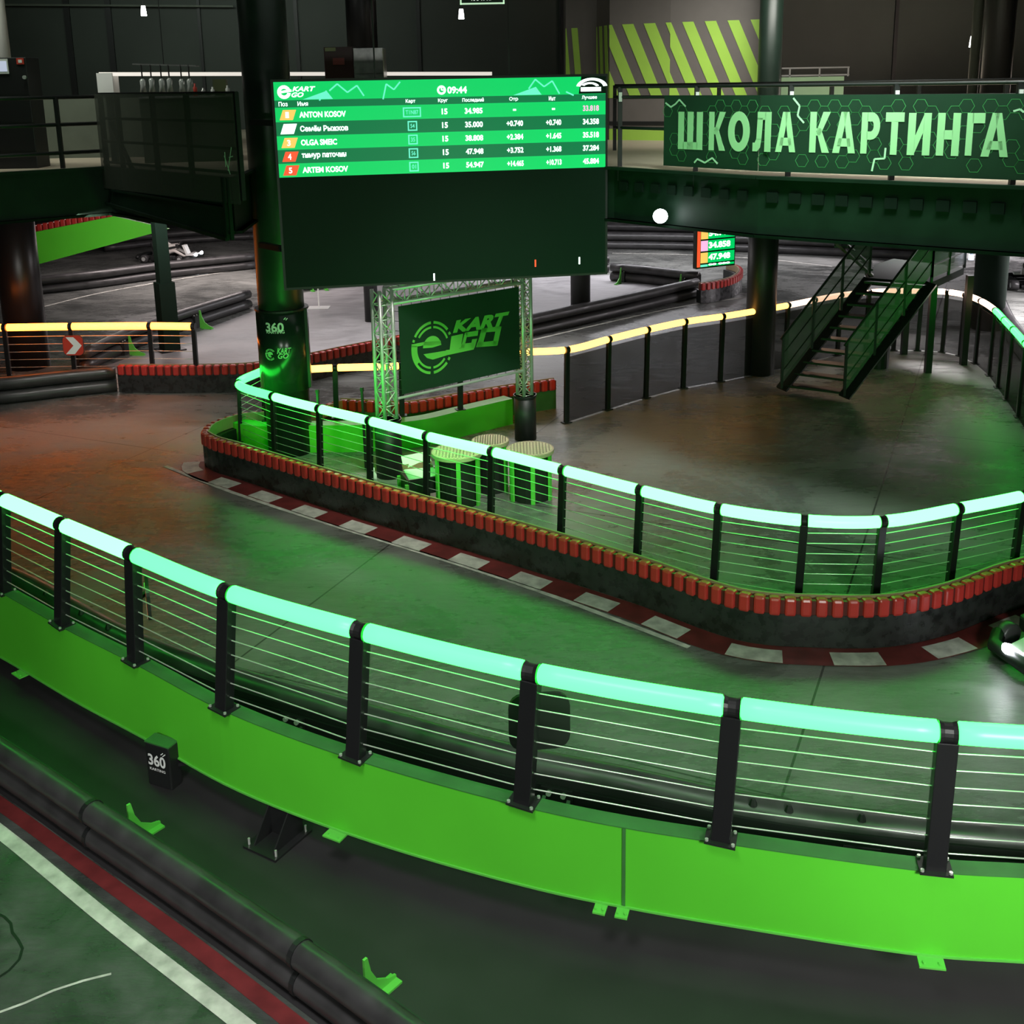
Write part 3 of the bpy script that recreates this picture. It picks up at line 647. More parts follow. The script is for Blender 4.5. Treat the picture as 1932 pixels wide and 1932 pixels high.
# back low green wall with its red bumpers
GBp = [V((q.x, q.y, 0)) for q in (G(a, b, 0) for a, b in [(968, 800), (880, 822), (800, 842), (700, 852), (590, 854), (520, 856), (452, 850), (425, 838)])]
GB = resample(catmull(GBp, 8), 0.2); sG = side_far(GB)
t = thing('low_green_wall', 'low bright green wall in front of the amber rail behind the drums', 'wall', GB[len(GB) // 2])
mb = MB(); mb.sweep(GB, [(0, 0.0), (0, 0.45), (sG * 0.25, 0.45), (sG * 0.25, 0)], hnormals(GB)); mb.build('green_panel', M['green'], t)
mb = MB(); mb.sweep(GB, [(0, 0.45), (0, 0.457), (sG * 0.25, 0.457), (sG * 0.25, 0.45)], hnormals(GB)); mb.build('top_plate', M['greenmetal'], t)
RB = gpath([(640, 775, 0.36), (700, 778, 0.36), (765, 781, 0.36), (853, 767, 0.36), (950, 750, 0.36), (1050, 735, 0.36)], 0.158)
red_barrier(RB, side_far(RB), 'bright red bumper row above the low green wall behind the logo banner', board=False)
mb = MB(); mb.sweep(RB, [(0.02 * side_far(RB), 0.0), (0.02 * side_far(RB), 0.36), (0.09 * side_far(RB), 0.36), (0.09 * side_far(RB), 0.0)], hnormals(RB)); mb.build('core', M['greentop'], [o for o in COL.objects if o.name.startswith('bumper_barrier') and o.type == 'EMPTY'][-1])
# low beam under the inner railing
IB = resample(catmull([V((b.x, b.y, 0)) for b in ibase], 8), 0.2)
t = thing('low_beam', 'low green beam under the inner green light railing', 'beam', IB[len(IB) // 2])
mb = MB(); mb.sweep(IB, [(-0.11, 0.005), (-0.11, 0.145), (0.11, 0.145), (0.11, 0.005)], hnormals(IB)); mb.build('beam_body', M['greenmetal'], t)
# distant pipe barriers
far = [
    ([(170, 705), (240, 668), (330, 633), (478, 583)], 'grey pipe barrier slanting up to the column behind the amber rail', (232, 375), 0.125),
    ([(940, 652), (1000, 638), (1160, 601), (1322, 562)], 'two-pipe barrier between the far track and the pale infield', (), 0.125),
    ([(1150, 531), (1200, 535), (1312, 549)], 'dark pipe barrier with a green foot under the small timing screen', (1160, 1300), 0.125),
    ([(40, 560), (180, 545), (300, 528), (485, 508)], 'dark barrier crossing the far track left of the column', (), 0.125),
    ([(200, 476), (330, 462), (490, 452)], 'farthest dark barrier behind the distant kart', (), 0.125),
    ([(1100, 450), (1320, 455), (1560, 462), (1800, 468)], 'long far barrier under the deck beside the small screen', (), 0.14),
    ([(1100, 470), (1320, 474), (1560, 484), (1800, 496)], 'lower long far barrier behind the small screen', (), 0.14),
    ([(560, 548), (700, 537), (1150, 515)], 'black barrier just under the bottom edge of the big screen', (575, 620, 1110), 0.125),
    ([(1868, 585), (1885, 630), (1925, 690), (1990, 770)], 'pale edged barrier beyond the curved rail at the right edge', (), 0.125),
]
for pts, lab, feet, r in far:
    P = gpath(pts, 0.4)
    s_ = side_far(P)
    pipe_barrier(P, s_ if feet == () else s_, lab, feet=(), r=r)
    if feet:
        N_ = hnormals(P)
        for px in feet:
            k = max(1, min(seg_from(P, px), len(P) - 2)); 
            tt = [c for c in COL.objects if c.name.startswith('pipe_barrier')][-1]
            wedge(tt, P[k] - N_[k] * (s_ * 0.05), -N_[k] * s_)
RC = gpath([(1322, 574), (1345, 571), (1372, 565), (1392, 556), (1400, 545), (1392, 536), (1375, 531)], 0.158)
red_barrier(RC, side_far(RC[:8]), 'small curved barrier with pink red bumpers below the small timing screen')
# far left ramp: green panel with red bumpers above it
a, b, c, d = D(45, 506, 27.0), D(318, 432, 27.0), D(215, 408, 27.0), D(45, 442, 27.0)
t = thing('ramp_wall', 'green sloping side wall of the ramp under the left upper floor', 'ramp', (a.x, a.y, 0))
mb = MB(); mb.prism([a, b, c, d], V((0, 0.12, 0))); mb.build('side_panel', M['green'], t)
mb = MB(); mb.bar(D(60, 505, 27.05), V((D(60, 505, 27.05).x, 27.05, 0)), 0.12); mb.bar(D(300, 445, 27.06), V((D(300, 445, 27.06).x, 27.06, 0)), 0.12); mb.build('ramp_leg', M['black'], t)
p0, p1 = D(40, 440, 27.3), D(215, 404, 27.3)
tb = thing('bumper_row', 'red bumper row along the top of the green ramp wall', 'barrier', (p0.x, p0.y, p0.z))
mb = MB(); mb.bar(p0, p1, 0.1, 0.2); mb.build('bumper_rail', M['reddark'], tb)
for i in range(16):
    p = p0.lerp(p1, (i + 0.5) / 16); mb = MB(); mb.box(p - V((0, 0.06, 0)), (0.12, 0.14, 0.27)); mb.build('bumper_block', M['red'], tb, bevel=0.02)
# ------------------------------------------------------------------ big timing screen
TL = D(510, 150, 15.3); TR = D(1147, 138, 16.15); BL = D(541, 548, 15.3)
ex = V((TR.x - TL.x, TR.y - TL.y, 0)); SW = ex.length; SH = TL.z - BL.z
fr = Frame(V((TL.x, TL.y, TL.z - SH)), ex, (0, 0, 1))   # n = ex x ey points to the camera side?
if fr.n.y > 0: fr.n = -fr.n
t = thing('timing_screen', 'huge timing screen with green race results on its upper half', 'screen', fr.p(0, 0))
mb = MB(); mb.prism([fr.p(0, 0, -0.14), fr.p(SW, 0, -0.14), fr.p(SW, SH, -0.14), fr.p(0, SH, -0.14)], fr.n * 0.13); mb.build('cabinet', M['black'], t)
mb = MB(); e = 0.035; fr.rect(mb, e, e, SW - e, SH * 0.545, -0.01, 0.0); mb.build('dark_display', M['scr_off'], t)
mb = MB()
for s_ in (0, 1): mb.bar(fr.p(SW * (0.3 + 0.4 * s_), SH, -0.1), fr.p(SW * (0.3 + 0.4 * s_), SH, -0.1) + V((0, 0, 5.2)), 0.02)
mb.build('hanging_cable', M['black'], t)
for q_ in (0.8, 0.2): mb = MB(); mb.bar(fr.p(0.0, SH * q_, -0.1), fr.p(-0.30, SH * q_, -0.1) - fr.n * 0.5, 0.08); mb.build('wall_arm', M['black'], t)
VT = SH - e; VB = SH * 0.545                       # lit half
vh = lambda k: VT - (VT - VB) * k                    # 0 top .. 1 bottom
mb = MB(); fr.rect(mb, e, vh(0.27), SW - e, VT, -0.01, 0.001); hd = mb.build('results_header', M['scr_g'], t)
mb = MB(); fr.rect(mb, e, vh(0.265), SW - e, vh(0.19), 0.001, 0.002); mb.build('column_title_bar', M['scr_d'], hd)
U = lambda px: (px - 512) / 636.0 * SW
mb = MB(); lw = 0.02
for ch in ([(617, .10), (632, .03), (650, .12), (668, .05), (680, .16)], [(715, .20), (722, .04), (736, .10), (748, .02)], [(992, .12), (1005, .02), (1022, .10), (1038, .04), (1052, .18)], [(1065, .16), (1080, .2)], [(598, .2), (605, .14), (612, .1)]):
    mb = MB()
    for (a, b), (c, d) in zip(ch, ch[1:]): fr.line(mb, (U(a), vh(b)), (U(c), vh(d)), lw, 0.002, 0.004)
    mb.build('lightning_graphic', M['scr_c'], hd)
mb = MB()
for cx_ in (598, 992): mb = MB(); fr.poly(mb, [(U(cx_ - 30), vh(.185)), (U(cx_ + 25), vh(.185)), (U(cx_ + 14), vh(.10))], 0.0015, 0.002); mb.build('glow_graphic', M['scr_c'], hd)
def elogo(mb, cx, cy, r, w0, w1, lw=0.16):
    fr_ = FR
    fr_.ring(mb, cx, cy, r * (1 - lw * 1.6), r, 60, 175, w0, w1); fr_.ring(mb, cx, cy, r * (1 - lw * 1.6), r, 185, 300, w0, w1)
FR = fr
mb = MB(); fr.ring(mb, U(535), vh(.105), 0.045, 0.09, 20, 350, 0.002, 0.005); fr.line(mb, (U(535) - .05, vh(.105)), (U(535) + 0.1, vh(.09)), 0.03, 0.002, 0.005); mb.build('logo', M['scr_w'], hd)
fr.text('KART', U(550), vh(.10), U(592), vh(.05), M['scr_w'], 'lettering', hd, 0.03, 0.3)
fr.text('GO', U(548), vh(.16), U(570), vh(.11), M['scr_w'], 'lettering', hd, 0.03, 0.3)
mb = MB(); fr.ring(mb, U(825), vh(.115), 0.035, 0.062, 0, 360, 0.002, 0.005); fr.line(mb, (U(825), vh(.115)), (U(825), vh(.08)), 0.015, 0.002, 0.005); fr.line(mb, (U(825), vh(.115)), (U(829), vh(.115)), 0.015, 0.002, 0.005); mb.build('clock_icon', M['scr_w'], hd)
fr.text('09:44', U(836), vh(.155), U(873), vh(.08), M['scr_w'], 'lettering', hd, 0.03)
mb = MB(); fr.poly(mb, [(U(1095), vh(.0)), (U(1144), vh(0)), (U(1144), vh(.185)), (U(1090), vh(.185))], 0.002, 0.003); mb.build('logo_panel', M['scr_off'], hd)
mb = MB(); fr.ring(mb, U(1116), vh(.12), 0.10, 0.135, 10, 170, 0.003, 0.006, sx=1.7); fr.ring(mb, U(1112), vh(.12), 0.05, 0.075, 20, 150, 0.003, 0.006, sx=1.9); mb.build('helmet_logo', M['scr_w'], hd)
mb = MB(); fr.rect(mb, U(1094), vh(.16), U(1134), vh(.115), 0.003, 0.006); mb.build('logo_wordmark', M['scr_w'], hd)
for a, b, s_ in ((524, 540, 'Поз'), (558, 577, 'Имя'), (757, 775, 'Карт'), (818, 836, 'Круг'), (864, 905, 'Последний'), (954, 971, 'Отр'), (1031, 1044, 'Инт'), (1096, 1126, 'Лучшее')):
    fr.text(s_, U(a), vh(.252), U(b), vh(.205), M['scr_w'], 'lettering', hd, 0.01)
rows = [('ANTON KOSOV', 'T1N87', '15', '34.985', '-', '-', '33.818', 'scr_o', 85), ('Семён Рыжков', '54', '15', '35.000', '+0.740', '+0.740', '34.358', 'scr_w', 88), ('OLGA SMEIC', '35', '15', '38.808', '+2.384', '+1.645', '35.518', 'scr_o', 66), ('тимур паточин', '56', '15', '47.948', '+3.752', '+1.368', '37.284', 'scr_r', 82), ('ARTEM KOSOV', '01', '15', '54.947', '+14.465', '+10.713', '45.884', 'scr_r', 84)]
for i, rw in enumerate(rows):
    a = 0.27 + i * 0.146; b = a + 0.146; m = M['scr_g'] if i % 2 == 0 else M['scr_d']
    mb = MB(); fr.rect(mb, e, vh(b), SW - e, vh(a), -0.01, 0.001); ro = mb.build('result_row', m, t)
    lo, hi = vh(b - .042), vh(a + .042)
    mb = MB(); fr.rect(mb, U(524), vh(b - .02), U(548), vh(a + .02), 0.001, 0.004, sh=0.05); mb.build('position_badge', M[rw[7]], ro)
    fr.text(str(i + 1), U(535), lo, U(541), hi, M['scr_w'], 'position_number', ro, 0.02)
    fr.text(rw[0], U(560), lo, U(560 + rw[8]), hi, M['scr_w'], 'racer_name', ro, 0.03)
    wbox = 17 if i == 0 else 9
    mb = MB(); fr.rect(mb, U(768 - wbox), vh(b - .02), U(768 + wbox), vh(a + .02), 0.001, 0.003); mb.build('kart_number_box', M['scr_c'], ro)
    mb = MB(); fr.rect(mb, U(768 - wbox) + .018, vh(b - .02) + .018, U(768 + wbox) - .018, vh(a + .02) - .018, 0.003, 0.004); mb.build('box_inside', m, ro)
    fr.text(rw[1], U(768 - wbox + 5), lo + .01, U(768 + wbox - 5), hi - .01, M['scr_c'], 'kart_number', ro, 0.02)
    for (x0, x1), tx in zip(((824, 835), (868, 902), (948, 980), (1025, 1055), (1098, 1130)), rw[2:7]):
        if tx == '-': mb = MB(); fr.rect(mb, U((x0 + x1) / 2 - 3), (lo + hi) / 2 - .012, U((x0 + x1) / 2 + 3), (lo + hi) / 2 + .012, 0.001, 0.004); mb.build('dash', M['scr_w'], ro)
        else: fr.text(tx, U(x0), lo, U(x1), hi, M['scr_p'] if (i == 0 and x0 == 1098) else M['scr_w'], 'lap_time', ro, 0.03)
for px, py, m in ((819, 523, 'scr_w'), (1093, 492, 'scr_w'), (1010, 497, 'scr_r')):
    d = ray(px, py); q = V((0, 0, H)); tt = (fr.o - q).dot(fr.n) / d.dot(fr.n); p = q + d * tt; u = (p - fr.o).dot(fr.ex); v = (p - fr.o).dot(fr.ey)
    mb = MB(); fr.rect(mb, u - .01, v - .05, u + .012, v + .055, 0.0, 0.003); mb.build('lit_pixel_column', M[m], t)
# ------------------------------------------------------------------ small timing screen hung under the deck
a = D(1313, 508, 20.5); b = D(1386, 508, 20.9); ex = V((b.x - a.x, b.y - a.y, 0)); w = ex.length; zt_ = D(1313, 415, 20.5).z
fs = Frame(V((a.x, a.y, a.z)), ex, (0, 0, 1)); fs.n = -fs.n if fs.n.y > 0 else fs.n
t = thing('small_timing_screen', 'small hanging timing screen with orange and green rows below the deck', 'screen', fs.p(0, 0)); hh = 3.7 - a.z
mb = MB(); mb.prism([fs.p(0, 0, -0.1), fs.p(w, 0, -0.1), fs.p(w, hh, -0.1), fs.p(0, hh, -0.1)], fs.n * 0.1); mb.build('cabinet', M['black'], t)
rh = (D(1313, 430, 20.5).z - a.z) / 3.45
mb = MB(); fs.rect(mb, 0.02, 0.03, 0.09, hh, 0, 0.004); mb.build('red_stripe', M['scr_r'], t)
for i, (m, s_) in enumerate((('scr_c', '00 000'), ('scr_o', '47.948'), ('scr_p', '34.858'), ('scr_o', '54.947'), ('scr_r', '34.980'))):
    v0 = (i - 0.55) * rh; v1 = v0 + rh; v0 = max(v0, 0.03)
    if v0 > hh: break
    v1 = min(v1, hh)
    mb = MB(); fs.rect(mb, 0.10, v0, w - 0.02, v1 - 0.03, 0, 0.003); ro = mb.build('result_row', M['scr_g'] if i % 2 else M['scr_g'], t)
    mb = MB(); fs.rect(mb, 0.10, v0, 0.26, v1 - 0.03, 0.003, 0.006); mb.build('position_badge', M[m], ro)
    fs.text(s_, 0.28, v0 + (v1 - v0) * .2, w - 0.12, v1 - (v1 - v0) * .28, M['scr_w'], 'lap_time', ro, 0.04, w=0.006)
# spotlight on the deck underside
p = D(1246, 408, 15.2)
t = thing('spotlight', 'glaring round white spotlight under the deck edge right of the big screen', 'lamp', p)
mb = MB(); mb.tube([p + V((0.0, 0.16, 0.03)), p + V((0, 0.02, 0))], 0.09, 16, rs=[0.05, 0.1]); mb.build('housing', M['black'], t)
mb = MB(); mb.tube([p + V((0, 0.02, 0)), p + V((0, -0.01, 0)), p + V((0, -0.06, -0.01))], 0.09, 16, rs=[0.1, 0.1, 0.05]); mb.build('lens', M['head'], t)
mb = MB(); mb.bar(p + V((0, 0.1, 0.03)), p + V((0, 0.35, 0.0)), 0.03); mb.build('bracket', M['black'], t)
# ------------------------------------------------------------------ upper deck railings and the school banner
def deck_rail(P, posts, heights, label, lit=False, group=None, rr=0.022):
    t = thing('deck_railing', label, 'railing', P[0], group)
    for h_ in heights:
        mb = MB(); mb.tube([p + V((0, 0, h_)) for p in P], rr, 8); mb.build('rail', M['black'], t, smooth=True)
    for q in posts:
        mb = MB(); mb.box(q + V((0, 0, heights[0] / 2 - 0.1)), (0.06, 0.06, heights[0] + 0.2)); mb.build('post', M['black'], t)
        if lit: mb = MB(); mb.box(q + V((0, -0.04, heights[0] - 0.14)), (0.045, 0.02, 0.13)); mb.build('bright_clip', M['white'], t)
    return t
def on_edge(px, a, b):       # point of the deck front edge under a photo column
    for k in range(2001):
        p = a.lerp(b, k / 1000 - 0.2); v = p - V((0, 0, H)); u = 966 + F_PX * v.dot(Rv) / v.dot(Fv)
        if u >= px: return p
    return b
eds = [dr0, dr1, dr2, dr3]
pr = [on_edge(1170, dr0, dr1), on_edge(1313, dr0, dr1), on_edge(1488, dr1, dr2), on_edge(1684, dr1, dr2), on_edge(1913, dr1, dr2), dr3]
off = V((0, 0.06, 0))
deck_rail([p + off for p in eds], [p + off for p in pr], [1.12, 0.98, 0.55], 'black railing of the right upper deck that carries the school banner', lit=True)
# second railing further back on the deck
q0, q1 = D(1160, 160, 19.8), D(1932 + 120, 160, 16.8); q0.z = q1.z = ZT
deck_rail([q0, q1], [q0.lerp(q1, f) for f in (0.0, 0.25, 0.5, 0.68, 0.85, 1)], [1.12, 0.9], 'second thinner railing behind the banner railing on the right upper deck', rr=0.018)
# banner: three flat bays following the deck edge
ba = [on_edge(1254, dr0, dr1), dr1, on_edge(1932, dr1, dr2) + (dr2 - dr1).normalized() * 0.8]
BZ0 = zat(1255, 312, ba[0]); BZ1 = zat(1255, 180, ba[0])
t = thing('school_banner', 'long green banner with large pale Cyrillic lettering on the right deck railing', 'banner', ba[0])
segs = []
tot = 0
for a, b in zip(ba, ba[1:]):
    e_ = V((b.x - a.x, b.y - a.y, 0)); L_ = e_.length; f_ = Frame(V((a.x, a.y, BZ0)), e_, (0, 0, 1)); f_.n = -f_.n if f_.n.y > 0 else f_.n
    f_.o = f_.o + f_.n * 0.03; segs.append((f_, L_, tot)); tot += L_
BH = BZ1 - BZ0
for f_, L_, s0 in segs:
    mb = MB(); f_.rect(mb, 0, 0, L_, BH, -0.004, 0.0); mb.build('cloth', M['ban'], t)
def bpos(px, py):
    d = ray(px, py); q = V((0, 0, H))
    for f_, L_, s0 in segs:
        tt = (f_.o - q).dot(f_.n) / d.dot(f_.n); p = q + d * tt; u = (p - f_.o).dot(f_.ex); v = (p - f_.o).dot(f_.ey)
        if u <= L_ or f_ is segs[-1][0]: return f_, u, v
letters = [('Ш', 1277, 1328, 211, 283), ('К', 1335, 1371, 211, 285), ('О', 1371, 1417, 210, 287), ('Л', 1418, 1457, 211, 287), ('А', 1461, 1504, 211, 288), ('К', 1525, 1568, 211, 289), ('А', 1569, 1617, 211, 290), ('Р', 1622, 1662, 212, 291), ('Т', 1667, 1707, 212, 293), ('И', 1710, 1758, 213, 294), ('Н', 1765, 1813, 213, 295), ('Г', 1820, 1859, 213, 295), ('А', 1850, 1907, 213, 297)]
def arc(cx, cy, rx0, ry0, rx1, ry1, a0, a1, n=12):
    o = []
    for k in range(n):
        A_, B_ = math.radians(a0 + (a1 - a0) * k / n), math.radians(a0 + (a1 - a0) * (k + 1) / n)
        o.append([(cx + rx0 * math.cos(A_), cy + ry0 * math.sin(A_)), (cx + rx1 * math.cos(A_), cy + ry1 * math.sin(A_)), (cx + rx1 * math.cos(B_), cy + ry1 * math.sin(B_)), (cx + rx0 * math.cos(B_), cy + ry0 * math.sin(B_))])
    return o
def bx_(a, b, c, d): return [(a, b), (c, b), (c, d), (a, d)]
GL = {'Ш': [bx_(0, 0, .24, 1), bx_(.38, 0, .62, 1), bx_(.76, 0, 1, 1), bx_(.2, 0, .8, .2)],
      'К': [bx_(0, 0, .32, 1), [(.28, .42), (.52, .42), (1, 1), (.64, 1)], [(.30, .60), (.64, 0), (1, 0), (.54, .60)]],
      'О': arc(.5, .5, .20, .28, .5, .5, 0, 360, 28),
      'Л': [bx_(.66, 0, 1, 1), bx_(.24, .8, .7, 1), [(.20, .3), (.48, .3), (.54, .85), (.24, .85)], [(0, 0), (.26, 0), (.42, .1), (.48, .32), (.20, .32), (.12, .22), (0, .22)]],
      'А': [[(0, 0), (.30, 0), (.60, 1), (.33, 1)], [(.70, 0), (1, 0), (.67, 1), (.42, 1)], [(.2, .16), (.8, .16), (.75, .36), (.26, .36)]],
      'Р': [bx_(0, 0, .34, 1), bx_(.3, .78, .55, 1), bx_(.3, .34, .55, .54)] + arc(.54, .67, .12, .12, .46, .33, -90, 90),
      'Т': [bx_(0, .78, 1, 1), bx_(.32, 0, .68, .8)],
      'И': [bx_(0, 0, .33, 1), bx_(.67, 0, 1, 1), [(.3, .0), (.3, .42), (.7, 1), (.7, .58)]],
      'Н': [bx_(0, 0, .33, 1), bx_(.67, 0, 1, 1), bx_(.3, .38, .7, .6)],
      'Г': [bx_(0, 0, .37, 1), bx_(.3, .76, 1, 1)]}
for ch, x0, x1, y0, y1_ in letters:
    ym_ = (y0 + y1_) / 2
    f_, u0, _ = bpos(x0 + 3, ym_)
    def on_(px, py):
        d = ray(px, py); tt = (f_.o - V((0, 0, H))).dot(f_.n) / d.dot(f_.n); p = V((0, 0, H)) + d * tt; return (p - f_.o).dot(f_.ex), (p - f_.o).dot(f_.ey)
    u1 = on_(x1 - 2, ym_)[0]; xm_ = (x0 + x1) / 2; v1 = on_(xm_, y0)[1]; v0 = on_(xm_, y1_ - 1)[1]
    mb = MB()
    for q in GL[ch]: f_.poly(mb, [(u0 + (u1 - u0) * a, v0 + (v1 - v0) * b) for a, b in q], 0.003, 0.006)
    mb.build('letter', M['banlet'], t)
f_, L_, _ = segs[-1]
f_, u, v = bpos(1932, 290); mb = MB(); f_.ring(mb, u + 0.28, v - 0.0, 0.10, 0.28, 0, 360, 0.003, 0.006); mb.build('round_logo', M['logo'], t)
mb = MB(); hr = 0.085
random.seed(3)
for f_, L_, s0 in segs:
    nx = int(L_ / (hr * 1.5)); ny = int(BH / (hr * 1.732)) + 1
    for i in range(nx):
        for j in range(ny):
            cx_ = (i + 0.5) * hr * 1.5; cy_ = (j + (0.5 if i % 2 else 0.0)) * hr * 1.732
            dens = 0.75 if (cy_ > BH * 0.72 or s0 + cx_ > tot * 0.86) else 0.32
            if random.random() > dens or cy_ > BH - hr or cy_ < hr or cx_ > L_ - hr: continue
            hp = [(cx_ + hr * math.cos(math.radians(60 * k)), cy_ + hr * math.sin(math.radians(60 * k))) for k in range(7)]
            for a, b in zip(hp, hp[1:]): f_.line(mb, a, b, 0.006, 0.0, 0.002)
mb.build('hexagon_print', M['banhex'], t)
mb = MB()
for ch in ([(1256, 194), (1266, 202), (1275, 196), (1282, 188), (1294, 201)], [(1310, 307), (1316, 300), (1330, 307), (1344, 298), (1354, 309)], [(1497, 185), (1509, 200), (1505, 218), (1517, 232)], [(1645, 323), (1650, 300), (1669, 299), (1671, 279)], [(1912, 210), (1925, 206), (1932, 212)]):
    q = [bpos(*c) for c in ch]; mb = MB()
    for a, b in zip(q, q[1:]):
        if a[0] is b[0]: a[0].line(mb, (a[1], a[2]), (b[1], b[2]), 0.022, 0.002, 0.005)
    mb.build('lightning_print', M['banlight'], t)
# left deck railing with rails only, then the netted bay next to the column
deck_rail([dl0 + off, dl1 + off], [on_edge(x, dl0, dl1) + off for x in (-150, 116, 200)], [1.1, 0.68, 0.24], 'black three-rail railing of the left upper floor over the beige floor strip', rr=0.03)
t = thing('netted_railing', 'dark netting stretched over a railing bay between the bar and the thick column', 'railing', dl1)
e_ = V((dl2.x - dl1.x, dl2.y - dl1.y, 0)); L_ = e_.length + 0.35; f_ = Frame(V((dl1.x, dl1.y, ZT)), e_, (0, 0, 1)); f_.n = -f_.n if f_.n.y > 0 else f_.n; f_.o = f_.o + f_.n * 0.1
mb = MB(); f_.rect(mb, 0, -0.35, L_, 1.14, 0, 0.006); mb.build('net', M['net'], t)
for u in (0.05, 0.62, 1.75, 2.75, L_ - 0.05):
    mb = MB(); f_.rect(mb, u, -0.3, u + 0.07, 1.15, -0.08, -0.02); mb.build('post', M['black'], t)
for v in (0.05, 0.38, 0.74, 1.12):
    mb = MB(); f_.rect(mb, 0, v, L_, v + 0.04, -0.08, -0.03); mb.build('rail', M['black'], t)
mb = MB(); f_.line(mb, (0.35, 0.7), (0.95, -0.05), 0.03, -0.1, -0.03); mb.build('brace', M['black'], t)
mb = MB()
for (a, b) in (((L_ - 0.25, 0.1), (L_ - 0.12, 0.42)), ((L_ - 0.32, 0.3), (L_ - 0.2, 0.05)), ((L_ - 0.2, 0.28), (L_ - 0.1, 0.3)), ((L_ - 0.3, 0.15), (L_ - 0.3, 0.35))): f_.line(mb, a, b, 0.012, 0.007, 0.010)
mb.build('scribble_print', M['banlight'], t)
# lower frame of that bay
t = thing('deck_side_frame', 'dark framed panel hanging under the netted bay beside the column', 'panel', dl2)
fz = Frame(V((dl1.x, dl1.y, ZB)), e_, (0, 0, 1)); fz.n = f_.n; fz.o = fz.o + fz.n * 0.08
mb = MB(); fz.poly(mb, [(0.15, 0.2), (L_ - 0.4, -0.05), (L_ - 0.4, 0.36), (0.3, 0.42)], 0, 0.02); mb.build('panel', M['deck'], t)
mb = MB(); fz.line(mb, (0.1, 0.2), (L_ - 0.4, -0.06), 0.05, 0, 0.06); fz.line(mb, (0.3, 0.43), (L_ - 0.4, 0.37), 0.03, 0, 0.05); fz.line(mb, (L_ - 0.4, -0.06), (L_ - 0.4, 0.8), 0.05, 0, 0.05); fz.line(mb, (L_ - 0.28, -0.06), (L_ - 0.28, 0.8), 0.03, 0, 0.05); mb.build('frame', M['deck'], t)
# ------------------------------------------------------------------ bar
def zb(px, py, y): return D(px, py, y)
a, b = D(190, 140, 19.0), D(926, 139, 20.0)
t = thing('bar_canopy', 'long white lit strip canopy over the bar, ending in a white box at left', 'canopy', a)
mb = MB(); mb.bar(a, b, 0.3, 0.06); mb.build('light_strip', M['striplamp'], t)
mb = MB(); mb.box(D(204, 157, 19.0), (0.26, 0.3, 0.33)); mb.build('end_box', M['white'], t)
mb = MB(); mb.box(D(204, 157, 19.0) - V((0, 0, 0.75)), (0.1, 0.1, 1.2)); mb.build('leg', M['black'], t)
mb = MB(); mb.bar(b, V((b.x, b.y, ZT)), 0.08); mb.build('leg', M['black'], t)
a2, b2 = D(262, 183, 18.6), D(436, 181, 18.9)
t = thing('bar_counter', 'dark bar counter with bottles on it behind the netted railing', 'counter', V((a2.x, a2.y, ZT)))
mb = MB(); mb.prism([V((a2.x, a2.y, ZT)), V((b2.x, b2.y, ZT)), V((b2.x, b2.y + .5, ZT)), V((a2.x, a2.y + .5, ZT))], (0, 0, a2.z - ZT - 0.03)); mb.build('counter_body', M['wallg'], t)
mb = MB(); mb.prism([V((a2.x, a2.y - .03, a2.z - .03)), V((b2.x, b2.y - .03, a2.z - .03)), V((b2.x, b2.y + .5, a2.z - .03)), V((a2.x, a2.y + .5, a2.z - .03))], (0, 0, 0.03)); mb.build('counter_top', M['metalbox'], t)
a3, b3 = D(250, 121, 18.4), D(368, 124, 18.4)
t = thing('glass_rack', 'ceiling rack above the bar with the hanging glasses', 'rack', a3)
mb = MB(); mb.bar(a3, b3, 0.02); mb.bar(a3 + V((0, 0.25, 0)), b3 + V((0, 0.25, 0)), 0.02)
for k in range(5): q = a3.lerp(b3, k / 4); mb.bar(q, q + V((0, 0.25, 0)), 0.012)
mb.build('frame', M['metalbox'], t)
mb = MB(); mb.bar(a3.lerp(b3, .5), a3.lerp(b3, .5) + V((0, 0, 5)), 0.012); mb.build('hanger', M['black'], t)
for j, (px, y_) in enumerate(((266, 175), (283, 172), (302, 174), (317, 172), (340, 175), (355, 174))):
    p = D(px, 122, 18.4); q = D(px, y_, 18.4); q.x = p.x
    t = thing('hanging_glass', 'clear glass hanging upside down from the rack over the bar', 'glass', q, 'glasses hanging over the bar')
    if j: t['group'] = 'glasses hanging over the bar'
    h_ = p.z - q.z; mb = MB(); mb.tube([p, p - V((0, 0, h_ * .5))], 0.012, 6); mb.build('stem', M['black'], t)
    mb = MB(); c = p - V((0, 0, h_ * .5)); mb.tube([c, c - V((0, 0, 0.03)), c - V((0, 0, 0.12)), c - V((0, 0, 0.22))], 0.05, 10, rs=[0.02, 0.045, 0.04, 0.055]); mb.build('bowl', M['glass'], t, smooth=True)
for px, hh_, m, lb in ((369, 0.2, 'redsign', 'red and white can'), (384, 0.13, 'metalbox', 'short grey cup'), (402, 0.14, 'white', 'small white bottle'), (430, 0.16, 'white', 'white carton')):
    p = D(px, 180, 18.75); p.z = a2.z
    t = thing('bar_bottle', lb + ' standing on the bar counter', 'bottle', p)
    mb = MB(); mb.tube([p, p + V((0, 0, hh_ * .65)), p + V((0, 0, hh_ * .8)), p + V((0, 0, hh_))], 0.035, 10, rs=[.035, .035, .015, .015]); mb.build('body', M[m], t, smooth=True)
p = D(416, 166, 18.85); mb = MB(); mb.box((p.x, p.y, a2.z + .13), (0.22, 0.12, 0.26)); o = mb.build('olive_box', mat('olive_card', (0.10, 0.12, 0.05), 0.6), None); tag(o, 'olive green upright box at the right end of the bar counter', 'box')
